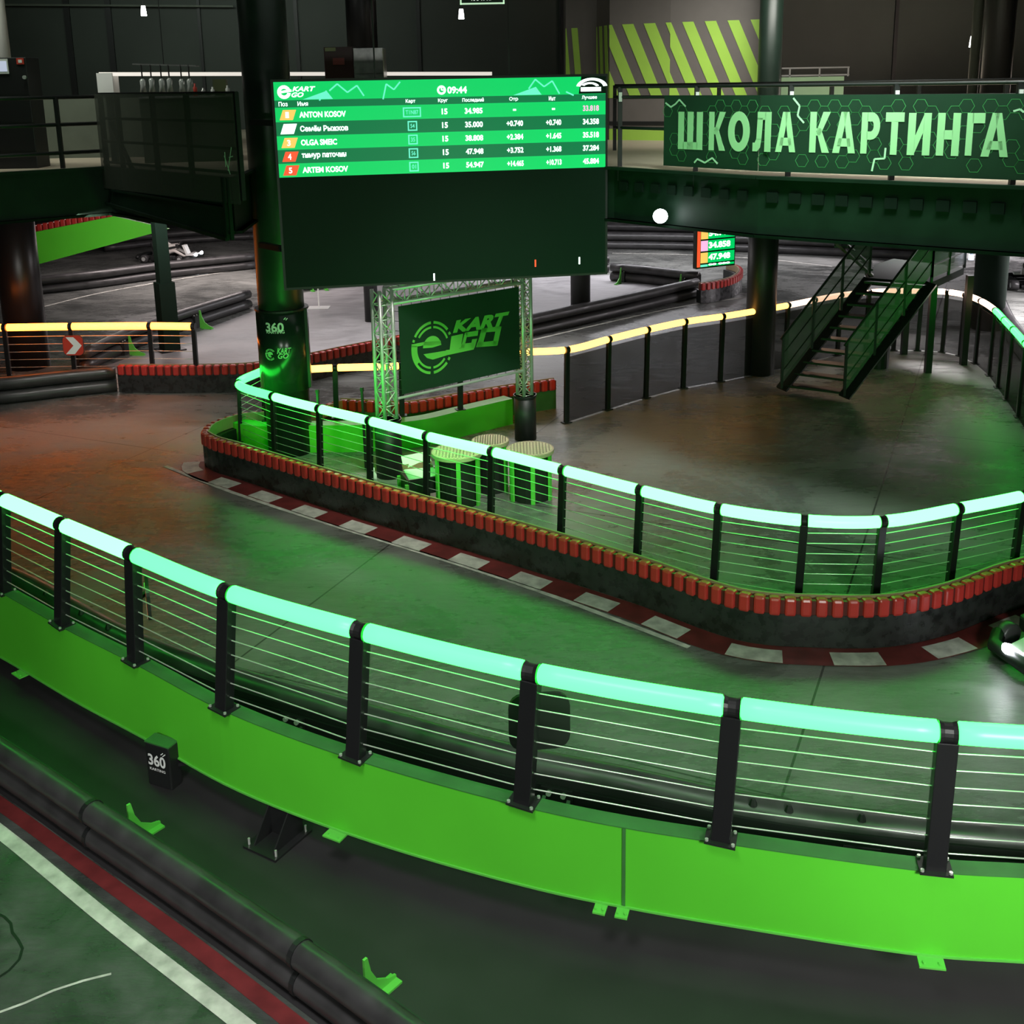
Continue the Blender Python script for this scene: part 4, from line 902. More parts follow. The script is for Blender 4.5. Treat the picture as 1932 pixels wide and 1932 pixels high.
# cabinets behind the screen
p = D(644, 116, 20.5); q = D(692, 116, 20.5)
def cab(px0, px1, py0, py1, y, dep, name, label, cat, m, extra=None):
    a, b = D(px0, py1, y), D(px1, py0, y); t = thing(name, label, cat, V(((a.x + b.x) / 2, y, ZT)))
    mb = MB(); mb.prism([V((a.x, y, ZT)), V((b.x, y, ZT)), V((b.x, y + dep, ZT)), V((a.x, y + dep, ZT))], (0, 0, b.z - ZT)); mb.build('body', M[m], t, bevel=0.01)
    return t, Frame(V((a.x, y - 0.002, a.z)), (1, 0, 0), (0, 0, 1)), b.x - a.x, b.z - a.z
t, f_, w, h = cab(613, 665, 88, 141, 18.7, 0.5, 'drinks_cabinet', 'dark red cabinet with a small red logo above the big screen', 'cabinet', 'darkred')
mb = MB(); f_.n = V((0, -1, 0)); f_.rect(mb, w * .05, h * .85, w * .42, h * .98, 0.0, 0.01); mb.build('label_strip', mat('olive_label', (0.2, 0.2, 0.1), 0.5), t)
mb = MB(); f_.rect(mb, w * .3, h * .35, w * .7, h * .6, 0.0, 0.008); mb.build('door_logo', mat('faded_red_print', (0.16, 0.03, 0.03), 0.5), t)
t, f_, w, h = cab(668, 722, 90, 141, 18.7, 0.5, 'metal_box', 'shiny brushed metal box beside the dark red cabinet', 'box', 'metalbox')
mb = MB(); f_.n = V((0, -1, 0)); f_.rect(mb, 0.02, 0.02, w - .02, h - .02, 0, 0.01); mb.build('front_panel', M['metalbox'], t)
# kiosk at left
t, f_, w, h = cab(-30, 48, 108, 182, 17.9, 0.5, 'kiosk', 'black kiosk with a small lit display and red sticker at the left edge', 'kiosk', 'black')
f_.n = V((0, -1, 0))
mb = MB(); f_.rect(mb, 0.0, h * .58, w * .61, h * .97, 0, 0.012); dsp = mb.build('display_frame', M['white'], t)
mb = MB(); f_.rect(mb, 0.05, h * .64, w * .58, h * .91, 0.012, 0.016); mb.build('display', emit('pale_display', (0.5, 0.55, 0.7), 0.8), dsp)
mb = MB(); f_.rect(mb, w * .80, h * .82, w * .96, h * .98, 0, 0.01); st = mb.build('red_sticker', M['redsign'], t)
mb = MB(); f_.rect(mb, w * .84, h * .86, w * .92, h * .94, 0.01, 0.014); mb.build('white_mark', M['print'], st)
mb = MB(); c = f_.p(w * .95, h * .48, 0.02); mb.tube([c, c - V((0, 0.03, 0))], 0.03, 10); mb.build('knob', M['alu'], t)
# hanging lamps and the exit sign
for px, py, y, lb in ((270, 11, 24, 'small white hanging lamp near the top left corner'), (870, 17, 24, 'small white hanging lamp left of the hanging sign'), (1836, 68, 21, 'small bright white lamp beside the upper right pipe')):
    p = D(px, py, y); t = thing('pendant_lamp', lb, 'lamp', p)
    mb = MB(); mb.tube([p, p - V((0, 0, 0.12)), p - V((0, 0, .2))], 0.06, 12, rs=[.04, .055, .06]); mb.build('shade', M['lampw'], t, smooth=True)
    mb = MB(); mb.bar(p, V((p.x, p.y, 11)), 0.012); mb.build('cord', M['black'], t)
a, b = D(868, 9, 22), D(952, 9, 22); t = thing('hanging_sign', 'hanging sign with pale border, cut by the top edge of the picture', 'sign', a)
f_ = Frame(a, (1, 0, 0), (0, 0, 1)); f_.n = V((0, -1, 0)); w = b.x - a.x
mb = MB(); f_.rect(mb, 0, 0, w, 0.36, -0.05, 0); mb.build('sign_box', M['ban'], t)
mb = MB()
for s_ in ((0, 0, w, .03), (0, .33, w, .36), (0, 0, .03, .36), (w - .03, 0, w, .36)): f_.rect(mb, *s_, 0, 0.01)
mb.build('border', emit('pale_sign_border', (0.6, 0.9, 0.6), 0.8), t)
f_.text('КАРТИНГ', .22, .07, .62, .2, emit('sign_text', (0.9, 1, 0.9), 0.8), 'lettering', t, 0.02)
mb = MB(); f_.line(mb, (.68, .1), (.84, .14), .025, 0, .01); f_.line(mb, (.84, .14), (.76, .2), .025, 0, .01); mb.build('arrow', M['print'], t)
for u in (.1, w - .1): mb = MB(); mb.bar(f_.p(u, .36, -.02), f_.p(u, .36, -.02) + V((0, 0, 4.3)), 0.012); mb.build('cord', M['black'], t)
# small lit window-like landing with rail behind the deck at right
t = thing('back_platform', 'pale green lit platform with railing behind the right deck', 'platform', D(1530, 165, 24)); a, b = D(1474, 160, 24), D(1592, 160, 24)
mb = MB(); mb.prism([V((a.x, 24, ZT)), V((b.x, 24, ZT)), V((b.x, 24.6, ZT)), V((a.x, 24.6, ZT))], (0, 0, D(1530, 145, 24).z - ZT)); mb.build('pale_block', mat('pale_green_board', (0.45, 0.7, 0.42), 0.5), t)
for h_ in (D(1530, 128, 24).z, D(1530, 142, 24).z): mb = MB(); mb.bar(V((a.x, 24, h_)), V((b.x + .1, 24, h_)), 0.03); mb.build('rail', M['alu'], t)
for px in (1490, 1546, 1600): q = D(px, 140, 24); mb = MB(); mb.bar(V((q.x, 24, D(1530, 128, 24).z)), V((q.x, 24, D(1530, 145, 24).z)), 0.03); mb.build('post', M['alu'], t)
# ------------------------------------------------------------------ column wrap with the two logos
def eKart(fr_, mb, cx, cy, s, w0, w1):
    """round e logo: centre, size (outer radius s)"""
    r = s
    fr_.ring(mb, cx, cy, r * .90, r, 35, 88, w0, w1); fr_.ring(mb, cx, cy, r * .90, r, 94, 150, w0, w1)
    fr_.ring(mb, cx, cy, r * .73, r * .81, 40, 86, w0, w1); fr_.ring(mb, cx, cy, r * .73, r * .81, 94, 150, w0, w1)
    fr_.ring(mb, cx, cy, r * .90, r, 215, 266, w0, w1); fr_.ring(mb, cx, cy, r * .90, r, 272, 315, w0, w1)
    fr_.ring(mb, cx, cy, r * .73, r * .81, 250, 266, w0, w1); fr_.ring(mb, cx, cy, r * .73, r * .81, 272, 320, w0, w1)
    fr_.ring(mb, cx, cy, r * .73, r, 166, 250, w0, w1)
    fr_.poly(mb, [(cx - r, cy + r * .26), (cx - r * .3, cy + r * .34), (cx - r * .38, cy + r * .12), (cx - r, cy + r * .06)], w0, w1)
    # the e itself
    fr_.ring(mb, cx, cy, r * 0.0, r * .50, 10, 170, w0, w1); fr_.poly(mb, [(cx - r * .52, cy + r * .02), (cx + r * .5, cy + r * .12), (cx + r * .5, cy), (cx - r * .50, cy - .10 * r)], w0, w1)
    fr_.ring(mb, cx, cy, 0, r * .50, 195, 300, w0, w1)
for_w = 0.405
t = thing('column_wrap', 'glossy dark wrap with white 360 and kart logos around the thick column foot', 'wrap', (pA.x, pA.y, 0.9))
z0w, z1w = zat(545, 742, pA - V((0, for_w, 0))), zat(520, 592, pA - V((0, for_w, 0)))
mb = MB(); mb.tube([(pA.x, pA.y, z0w), (pA.x, pA.y, z1w)], for_w, 40); o = mb.build('wrap_sheet', mat('dark_glossy_wrap', (0.012, 0.03, 0.018), 0.22), t)
o.data.polygons.foreach_set('use_smooth', [len(q.vertices) == 4 for q in o.data.polygons])
mb = MB(); mb.tube([(pA.x, pA.y, z1w), (pA.x, pA.y, z1w + 0.03)], for_w + 0.012, 40); mb.build('top_band', M['black'], t)
q = D(574, 660, 16.2); mb = MB(); mb.box((pA.x + for_w - 0.02, pA.y - 0.12, (z0w + z1w) / 2 + .02), (0.07, 0.05, z1w - z0w)); mb.build('edge_strip', M['black'], t)
class CylFrame(Frame):
    def __init__(s, c, r, a0, z0): s.c = c; s.r = r; s.a0 = a0; s.z0 = z0; s.n = V((0, -1, 0))
    def p(s, u, v, w=0): a = s.a0 + u / s.r; return V((s.c.x + (s.r + w) * math.cos(a), s.c.y + (s.r + w) * math.sin(a), s.z0 + v))
    def poly(s, mb, pts, w0=0.0, w1=0.004):
        mid = sum(a for a, _ in pts) / len(pts); nn = (s.p(mid, 0, 1) - s.p(mid, 0, 0)); mb.prism([s.p(a, b, w0) for a, b in pts], nn * (w1 - w0))
def ctr(px, py):    # angle and height of a photo point on the wrap
    d = ray(px, py); q = V((0, 0, H)); A_ = d.x * d.x + d.y * d.y; bx, by = q.x - pA.x, q.y - pA.y; B_ = 2 * (d.x * bx + d.y * by); C_ = bx * bx + by * by - for_w ** 2
    D_ = max(B_ * B_ - 4 * A_ * C_, 0); tt = (-B_ - math.sqrt(D_)) / 2 / A_; p = q + d * tt; return math.atan2(p.y - pA.y, p.x - pA.x), p.z
cf = CylFrame(pA, for_w, 0, 0)
def ctext(body, x0, y0, x1, y1, m, bold=0.02, shear=0.0):
    a0, zz1 = ctr(x0, y0); a1, zz0 = ctr(x1, y1); cf.text(body, a0 * for_w, zz0, a1 * for_w, zz1, m, 'lettering', t, bold, shear, w=0.004)
ctext('360', 501, 608, 536, 626, M['print'], 0.03); ctext('KARTING', 503, 623, 537, 629, M['print'], 0.02)
ctext('KART', 522, 657, 550, 666, M['banlet'], 0.03, 0.3); ctext('GO', 524, 667, 545, 676, M['banlet'], 0.03, 0.3)
a0, zz = ctr(510, 669); mb = MB(); eKart(cf, mb, a0 * for_w, zz, 0.092, 0.001, 0.005); mb.build('round_logo', M['banlet'], t)
a0, zz = ctr(539, 604); mb = MB(); cf.line(mb, (a0 * for_w - .03, zz + .01), (a0 * for_w, zz + .04), .014, .001, .005); cf.line(mb, (a0 * for_w, zz + .0), (a0 * for_w + .03, zz + .03), .014, .001, .005); mb.build('tick_marks', M['print'], t)
# ------------------------------------------------------------------ truss frame with the logo banner
dL, dR = 15.9, 17.3
bTL, bTR = D(751, 578, dL), D(978, 543, dR); ex = V((bTR.x - bTL.x, bTR.y - bTL.y, 0)); BW = ex.length; eh = ex.normalized()
zbl = D(758, 744, dL).z; zb1 = D(751, 578, dL).z
fb_ = Frame(V((bTL.x, bTL.y, zbl)), ex, (0, 0, 1)); fb_.n = -fb_.n if fb_.n.y > 0 else fb_.n
Z = V((0, 0, 1)); nb = fb_.n
t = thing('truss_frame', 'pale green lit aluminium truss frame holding the logo banner', 'truss', V((bTL.x, bTL.y, 1.0)))
def truss(a, b, w, nm, side, dep):
    """box truss from a to b: chords offset by w along `side` and dep"""
    o = [V((0, 0, 0)), side * w, dep * w, side * w + dep * w]; ch = None; L_ = (b - a).length; k = max(3, int(L_ / w)); dd = (b - a) / k
    for q in o:
        mb = MB(); mb.tube([a + q, b + q], 0.028, 8); mb.build('chord', M['alu'], t, smooth=True)
    mb = MB()
    for i in range(k):
        for (p_, q_) in ((0, 1), (0, 2), (1, 3), (2, 3)):
            A_, B_ = (p_, q_) if i % 2 else (q_, p_)
            mb.tube([a + o[A_] + dd * i, a + o[B_] + dd * (i + 1)], 0.011, 5)
            mb.tube([a + o[p_] + dd * i, a + o[q_] + dd * i], 0.009, 5)
    mb.build('lacing', M['alu'], t, smooth=True)
tw = 0.21; ztt = D(707, 545, dL).z; zlb = D(729, 788, dL).z
A0 = V((bTL.x, bTL.y, 0)) - eh * (tw + 0.10)
B0 = V((bTR.x, bTR.y, 0)) + eh * 0.08
truss(V((A0.x, A0.y, zlb)), V((A0.x, A0.y, ztt)), tw, 'left', eh, -nb)
zr = D(993, 750, dR).z
truss(V((B0.x, B0.y, zr)), V((B0.x, B0.y, ztt)), tw * 0.8, 'right', eh, -nb)
truss(V((A0.x, A0.y, ztt - tw)) + eh * tw, V((B0.x, B0.y, ztt - tw)), tw, 'top', Z, -nb)
mb = MB(); mb.tube([V((A0.x, A0.y, zbl - 0.05)) + eh * tw, V((B0.x, B0.y, zbl - 0.05))], 0.022, 8); mb.build('lower_bar', M['alu'], t)
t = thing('logo_banner', 'dark green banner with lime round e and KART GO logo laced into the truss', 'banner', fb_.p(0, 0)); BHh = zb1 - zbl
mb = MB(); fb_.rect(mb, 0, 0, BW, BHh, 0.0, 0.012); mb.build('cloth', M['ban'], t)
def bb(px, py):
    d = ray(px, py); q = V((0, 0, H)); tt = (fb_.o - q).dot(nb) / d.dot(nb); p = q + d * tt; return (p - fb_.o).dot(fb_.ex), (p - fb_.o).dot(fb_.ey)
def LP(X, Y): return bb(430 + X / 2.829, 490 + Y / 2.829)
def lpoly(mb, pts, w1=0.019): fb_.poly(mb, [LP(*q) for q in pts], 0.012, w1)
def lring(mb, r0, r1, a0, a1, n=14):
    for k in range(n):
        A_, B_ = math.radians(a0 + (a1 - a0) * k / n), math.radians(a0 + (a1 - a0) * (k + 1) / n)
        e = lambda r_, a: (1087 + 111 * r_ * math.cos(a), 468 - 141 * r_ * math.sin(a) - 14 * r_ * math.cos(a))
        lpoly(mb, [e(r0, A_), e(r1, A_), e(r1, B_), e(r0, B_)])
mb = MB()
for a0, a1 in ((40, 86), (94, 150)): lring(mb, .90, 1.0, a0, a1)
for a0, a1 in ((22, 86), (94, 146)): lring(mb, .73, .81, a0, a1)
lring(mb, .90, 1.0, 26, 32, 3); lring(mb, .90, 1.0, 157, 163, 3)
lring(mb, .72, 1.0, 170, 218); lring(mb, .90, 1.0, 218, 265); lring(mb, .72, .80, 218, 265)
lring(mb, .90, 1.0, 275, 318); lring(mb, .72, .80, 275, 322); lring(mb, .90, 1.0, 325, 332, 3)
lpoly(mb, [(977, 452), (1046, 438), (1040, 456), (980, 468)])
lring(mb, 0.0, .44, 8, 178)
lpoly(mb, [(1038, 456), (1046, 438), (1132, 432), (1134, 447), (1086, 458)])
lpoly(mb, [(1042, 504), (1190, 480), (1168, 508), (1130, 520), (1090, 532), (1060, 524)], .0185)
lpoly(mb, [(1190, 408), (1252, 394), (1238, 470), (1180, 484)], .0195)
lpoly(mb, [(1160, 482), (1312, 462), (1308, 478), (1168, 508)], .0205)
mb.build('round_logo', M['logo'], t)
def skewtext(body, c00, c10, c11, c01, m, bold=0.05, shear=0.0):
    me = text_mesh(body, bold, shear); xs = [v.co.x for v in me.vertices]; ys = [v.co.y for v in me.vertices]; a, b, c, d = min(xs), max(xs), min(ys), max(ys)
    q = [bb(*c_) for c_ in (c00, c10, c11, c01)]
    for v in me.vertices:
        u = (v.co.x - a) / (b - a); w_ = (v.co.y - c) / (d - c)
        U_ = (q[0][0] * (1 - u) + q[1][0] * u) * (1 - w_) + (q[3][0] * (1 - u) + q[2][0] * u) * w_; V_ = (q[0][1] * (1 - u) + q[1][1] * u) * (1 - w_) + (q[3][1] * (1 - u) + q[2][1] * u) * w_
        v.co = fb_.p(U_, V_, 0.02)
    me.materials.clear(); me.materials.append(m); me.name = 'lettering'; return link('lettering', me, t)
skewtext('KART', (853, 628), (948, 616), (960, 587), (860, 604), M['logo'], 0.055, 0.0)
def lstroke(mb, pts): lpoly(mb, pts, 0.024)
mb = MB()   # dark gap round the G, then the two square letters
lstroke(mb, [(1262, 388), (1332, 376), (1328, 404), (1272, 412)]); lstroke(mb, [(1262, 388), (1276, 388), (1256, 468), (1240, 470)]); lstroke(mb, [(1244, 448), (1314, 440), (1308, 468), (1238, 474)]); lstroke(mb, [(1300, 424), (1326, 420), (1312, 468), (1290, 470)])
lstroke(mb, [(1352, 366), (1456, 354), (1450, 380), (1346, 388)]); lstroke(mb, [(1330, 440), (1434, 430), (1428, 458), (1322, 466)]); lstroke(mb, [(1352, 366), (1380, 364), (1352, 462), (1324, 466)]); lstroke(mb, [(1430, 358), (1456, 354), (1434, 456), (1408, 460)])
mb.build('lettering', M['logo'], t)
def cord(a, b): mb = MB(); mb.bar(a, b, 0.008); mb.build('lacing_cord', M['black'], t)
for k in range(13):
    u = BW * (k + .3) / 13; cord(fb_.p(u, 0, .01), fb_.p(u + .02, -0.06, -0.02)); cord(fb_.p(u, BHh, .01), fb_.p(u + .02, BHh + 0.10, -0.02))
for k in range(9):
    v = BHh * (k + .5) / 9; cord(fb_.p(0, v, .01), fb_.p(-0.11, v + .02, -.02)); cord(fb_.p(BW, v, .01), fb_.p(BW + .09, v + .02, -.02))

# pedestals, drums, podium
def pedestal(c, r, z0, z1, label):
    t = thing('pedestal', label, 'pedestal', V((c.x, c.y, z0))); mb = MB(); mb.tube([(c.x, c.y, z0), (c.x, c.y, z1)], r, 24); o = mb.build('barrel', M['black'], t)
    o.data.polygons.foreach_set('use_smooth', [len(q.vertices) == 4 for q in o.data.polygons])
    mb = MB(); mb.tube([(c.x, c.y, z1 - .04), (c.x, c.y, z1)], r + 0.012, 24); mb.build('rim', M['blackmetal'], t)
cl = A0 + eh * (tw / 2) - nb * (tw / 2); pedestal(cl, 0.20, 0, zlb, 'black round pedestal under the left leg of the truss frame')
cr = B0 + eh * (tw / 2) - nb * (tw / 2); pedestal(cr, 0.18, 0, zr, 'tall black round pedestal under the right leg of the truss frame')
def drum(px, py, z, rpx, label):
    c = G(px, py, z); r = rpx * c.y / F_PX * 1.03; t = thing('drum_table', label, 'table', V((c.x, c.y, 0)), 'round lattice topped drums')
    mb = MB(); mb.tube([(c.x, c.y, z - 0.05), (c.x, c.y, z)], r, 32); mb.build('rim', M['lattice'], t)
    mb = MB()
    for k in range(-7, 8):
        x = k * r / 7.5; l = math.sqrt(max(r * r * .86 - x * x, 0));
        if l > .05: mb.box((c.x + x, c.y, z + .004), (0.022, 2 * l, 0.008)); mb.box((c.x, c.y + x, z + .004), (2 * l, 0.022, 0.008))
    mb.build('lattice', mat('cream_lattice', (0.62, 0.52, 0.40), 0.5), t)
    mb = MB(); mb.tube([(c.x, c.y, 0.0), (c.x, c.y, z - 0.05)], r * .86, 24); mb.build('dark_skirt', M['black'], t)
    for a in (215, 275, 330, 30, 90, 150):
        q = V((c.x + r * .93 * math.cos(math.radians(a)), c.y + r * .93 * math.sin(math.radians(a)), 0)); mb = MB(); mb.box((q.x, q.y, (z - .05) / 2), (0.06, 0.03, z - .05), (V((-math.sin(math.radians(a)), math.cos(math.radians(a)), 0)), V((math.cos(math.radians(a)), math.sin(math.radians(a)), 0)), V((0, 0, 1)))); mb.build('leg', M['greenmetal'], t)
drum(862, 851, 0.75, 49, 'round lattice topped drum table with lime legs nearest the white folded sheet')
drum(925, 830, 0.75, 36, 'smaller lattice topped drum partly hidden behind the green tube')
drum(1000, 846, 0.72, 46, 'round lattice topped drum beside the tall right pedestal')
c = G(802, 890, 0.42); t = thing('podium_block', 'low black podium block with lime legs and a white number 2 plate', 'podium', V((c.x, c.y, 0)))
ax = (V((.93, .36, 0)), V((-.36, .93, 0)), V((0, 0, 1)))
mb = MB(); mb.box((c.x, c.y, 0.28), (0.62, 0.42, 0.22), ax); mb.build('body', M['black'], t)
for sx in (-1, 1):
    for sy in (-1, 1): mb = MB(); q = c + ax[0] * (.33 * sx) + ax[1] * (.2 * sy); mb.box((q.x, q.y, .17), (.05, .05, .34), ax); mb.build('leg', M['greenmetal'], t)
fp = Frame(V((c.x, c.y, .12)) - ax[1] * .215 + ax[0] * .17, ax[0], (0, 0, 1)); fp.n = -ax[1]
mb = MB(); fp.rect(mb, 0, .0, .13, .16, 0.0, .01); pl = mb.build('number_plate', M['print'], t); fp.text('2', .03, .03, .10, .13, M['black'], 'lettering', pl, .03, w=.012)
t = thing('folded_sheet', 'white folded sheet with a brown stripe lying on the black podium block', 'sheet', V((c.x, c.y, .4)))
mb = MB(); W3 = ax[0]; D3 = ax[1]
def q3(a, b, z): return V((c.x, c.y, z)) + W3 * a + D3 * b
mb.prism([q3(-.30, -.21, .41), q3(.32, -.21, .41), q3(.14, .02, .43), q3(-.30, .02, .46)], (0, 0, .012)); mb.prism([q3(-.30, .02, .46), q3(.14, .02, .43), q3(.14, .30, .60), q3(-.26, .30, .58)], (0, 0, .012))
mb.build('sheet', M['white'], t)
mb = MB(); mb.prism([q3(-.31, .04, .476), q3(.13, .04, .456), q3(.135, .13, .511), q3(-.30, .13, .517)], (0, 0, .008)); mb.build('brown_stripe', mat('brown_print', (.2, .1, .06), .5), t)
c = G(706, 913, 0.05); t = thing('white_bottle', 'small white bottle behind the red bumpers left of the podium', 'bottle', c)
mb = MB(); mb.tube([c, c + V((0, 0, .14)), c + V((0, 0, .19)), c + V((0, 0, .25))], .04, 12, rs=[.045, .045, .018, .018]); mb.build('body', M['print'], t, smooth=True)
# thin black stakes behind the rail
for px, py, lb in ((683, 738, 'thin black stake standing behind the green tube left of the truss leg'), (599, 742, 'thin black stake close to the wrapped column')):
    c = G(px, py, 1.25); t = thing('stake', lb, 'post', V((c.x, c.y, 0))); mb = MB(); mb.tube([(c.x, c.y, 0), (c.x, c.y, 1.25)], .022, 8); mb.build('rod', M['black'], t); mb = MB(); mb.tube([(c.x, c.y, 1.25), (c.x, c.y, 1.31)], .03, 8); mb.build('cap', M['black'], t)
# ------------------------------------------------------------------ chevron signs
def chevron(c, ex_, nrm, s, label, front=True, post=True, bottom=0.0):
    f_ = Frame(c - ex_ * s / 2 - V((0, 0, s / 2)), ex_, (0, 0, 1)); f_.n = nrm; t = thing('chevron_sign', label, 'sign', c)
    k = s * .24; out = []
    for cx_, cy_, a0 in ((s - k, k, -90), (s - k, s - k, 0), (k, s - k, 90), (k, k, 180)):
        for j in range(5): a = math.radians(a0 + 22.5 * j); out.append((cx_ + k * math.cos(a), cy_ + k * math.sin(a)))
    mb = MB(); f_.poly(mb, out, -0.03, 0.0); mb.build('board', M['black'], t)
    mb = MB(); f_.poly(mb, [(a * .97 + s * .015, b * .97 + s * .015) for a, b in out], 0.0, 0.004); fc = mb.build('red_face', M['redsign'], t)
    mb = MB(); f_.poly(mb, [(s * .18, s * .5 + s * .42), (s * .55, s * .92), (s * .92, s * .5), (s * .52, s * .5)], .004, .008); f_.poly(mb, [(s * .52, s * .5), (s * .92, s * .5), (s * .55, s * .08), (s * .12, s * .08)], .004, .008); mb.build('white_arrow', M['print'], fc)
    return t
p = ltop[2] - V((0, 0.09, 0)); c = D(138, 652, p.y); chevron(c, V((1, 0, 0)), V((0, -1, 0)), 0.40, 'red and white chevron sign pointing right on the amber rail at left')
# backs of signs on the near railing, facing the track
for i, px, py, lb, ww in ((6, 1017, 1358, 'black rounded back of a sign fixed behind the middle post of the nearest railing', 0.43), (3, 276, 1128, 'narrow black sign seen edge-on behind a post of the nearest railing', 0.33)):
    b0 = fbase[i] if i == 6 else fbase[3]; y_ = b0.y + 0.22; c = D(px, py, y_)
    if i == 6: exx = V((1, 0.1, 0)).normalized()
    else: exx = V((c.x, c.y, 0)).normalized()
    nn = V((-exx.y, exx.x, 0)); chevron(c, exx, nn, ww, lb)
    t = [o for o in COL.objects if o.name.startswith('chevron_sign')][-1]
    mb = MB(); q = ftop[i].lerp(fbase[i], .5); mb.bar(c + V((0, 0, .05)), V((q.x, q.y, c.z + .05)), .03); mb.build('mounting_arm', M['black'], t)
# ------------------------------------------------------------------ 360 box in the near dead space
c = G(296, 1478, 0.0); e_ = (G(322, 1492, 0) - G(272, 1478, 0)); e_ = V((1.0, -0.48, 0)).normalized(); dp = V((-e_.y, e_.x, 0))
if dp.y < 0: dp = -dp
t = thing('speaker_box', 'black box with white 360 lettering standing at the foot of the lime beam', 'box', c)
p0 = G(325, 1493, 0); w_, d_b, h_b = 0.26, 0.13, 0.40
o0 = p0 - e_ * w_
mb = MB(); mb.prism([o0 + V((0, 0, .0)), p0, p0 + dp * d_b, o0 + dp * d_b], (0, 0, h_b)); mb.build('body', M['black'], t, bevel=0.012)
mb = MB(); mb.prism([o0 + V((0, 0, h_b)), p0 + V((0, 0, h_b)), p0 + dp * d_b + V((0, 0, h_b)), o0 + dp * d_b + V((0, 0, h_b))], (0, 0, .012)); mb.build('lid', M['greentop'], t)
fx = Frame(o0, e_, (0, 0, 1)); fx.n = -dp
fx.text('360', .03, .20, w_ - .04, .31, M['print'], 'lettering', t, .03, w=.006); fx.text('KARTING', .04, .155, w_ - .05, .18, M['print'], 'lettering', t, .02, w=.006)
mb = MB(); fx.line(mb, (.175, .325), (.2, .345), .008, .003, .006); fx.line(mb, (.195, .315), (.225, .34), .008, .003, .006); mb.build('tick_marks', M['print'], t)
mb = MB(); mb.bar(p0 + dp * .1 + V((0, 0, .2)), p0 + dp * .1 + V((.28, .05, .2)), .03); mb.build('arm', M['blackmetal'], t)
# ------------------------------------------------------------------ steel stairs
SL0, SR0 = G(1474, 742, 0), G(1592, 757, 0); SR1 = G(1757, 533, 1.9); run = SR1 - V((SR0.x, SR0.y, 0)); SL1 = V((SL0.x, SL0.y, 0)) + run
rh_ = V((run.x, run.y, 0)); rd = rh_.normalized(); sd = (SL0 - SR0); sd.z = 0; sw = sd.length; sd.normalize()
t = thing('steel_staircase', 'dark open steel staircase climbing to a landing below the right deck', 'stairs', SL0)
for a in (SL0, SR0):
    mb = MB(); mb.bar(a + V((0, 0, .08)), a + run + V((0, 0, -.02)), 0.05, 0.22, up=sd); mb.build('stringer', M['blackmetal'], t)
NS = 10
for i in range(NS):
    f_ = (i + 0.7) / NS; a = SR0 + run * f_; b = SL0 + run * f_; mb = MB(); c = (a + b) / 2; mb.box(c, (sw - .06, 0.25, 0.04), (sd, rd, Z)); mb.build('tread', M['blackmetal'], t)
def rail_side(a, b, base_a, nm='handrail', posts=4, up=1.0):
    pa, pb = a + V((0, 0, up)), b + V((0, 0, up))
    mb = MB(); mb.tube([pa - (b - a).normalized() * .08, pb], .024, 8); mb.build('handrail', M['black'], t)
    for k in (.33, .66): mb = MB(); mb.tube([a + V((0, 0, up * k)), b + V((0, 0, up * k))], .015, 6); mb.build('mid_rail', M['black'], t)
    for k in range(posts): p = a.lerp(b, k / (posts - 1)); mb = MB(); mb.bar(p, p + V((0, 0, up)), .045); mb.build('rail_post', M['black'], t)
    nn = (b - a).cross(Z).normalized() * .006; mb = MB(); mb.prism([a + V((0, 0, .08)), b + V((0, 0, .08)), pb, pa], nn); mb.build('mesh_infill', M['meshpanel'], t)
rail_side(SL0 + V((0, 0, .1)), SL1 + V((0, 0, .1)), None); rail_side(SR0 + V((0, 0, .1)), SR1 + V((0, 0, .1)), None)
LP2 = V((9.25, 22.3, 1.9)); LP3 = LP2 + V((-1.0, 1.3, 0)); LP1 = SL1 + V((0, 0, 0))
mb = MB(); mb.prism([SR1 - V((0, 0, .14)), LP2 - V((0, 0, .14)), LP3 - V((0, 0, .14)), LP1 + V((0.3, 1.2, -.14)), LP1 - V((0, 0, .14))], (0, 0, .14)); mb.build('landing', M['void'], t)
rail_side(SR1, LP2, None, posts=3)
for (px, py), q in (((1750, 703), SR1), ((1817, 688), LP2), ((1705, 668), LP1 + V((.3, .3, 0)))):
    g = G(px, py, 0); mb = MB(); mb.box((g.x, g.y, .92), (.12, .12, 1.84)); mb.build('support_leg', M['black'], t)
# second flight up to the deck
T0 = LP1 + V((0.15, .25, 0)); T1 = T0 + V((-2.9, 0.9, ZT - 1.9)); wv = V((.3, .95, 0))
for a in (V((0, 0, 0)), wv): mb = MB(); mb.bar(T0 + a, T1 + a, .05, .22, up=wv); mb.build('stringer', mat('olive_steel', (.07, .065, .035), .5) if a.length == 0 else M['blackmetal'], t)
for i in range(12):
    c = T0.lerp(T1, (i + .5) / 12) + wv / 2; mb = MB(); mb.box(c, (.25, .95, .04), (V((-.95, .3, 0)), V((.3, .95, 0)), Z)); mb.build('tread', M['blackmetal'], t)
mb = MB(); mb.tube([T0 + V((0, 0, 1)), T1 + V((0, 0, 1))], .024, 8); mb.build('handrail', M['black'], t)
c = G(1655, 692, 0); t = thing('drum', 'dark round drum standing on the floor behind the stairs', 'drum', c); mb = MB(); mb.tube([c, c + V((0, 0, .5))], .22, 20); mb.build('body', M['blackmetal'], t); mb = MB(); mb.tube([c + V((0, 0, .5)), c + V((0, 0, .53))], .23, 20); mb.build('lid', M['black'], t)
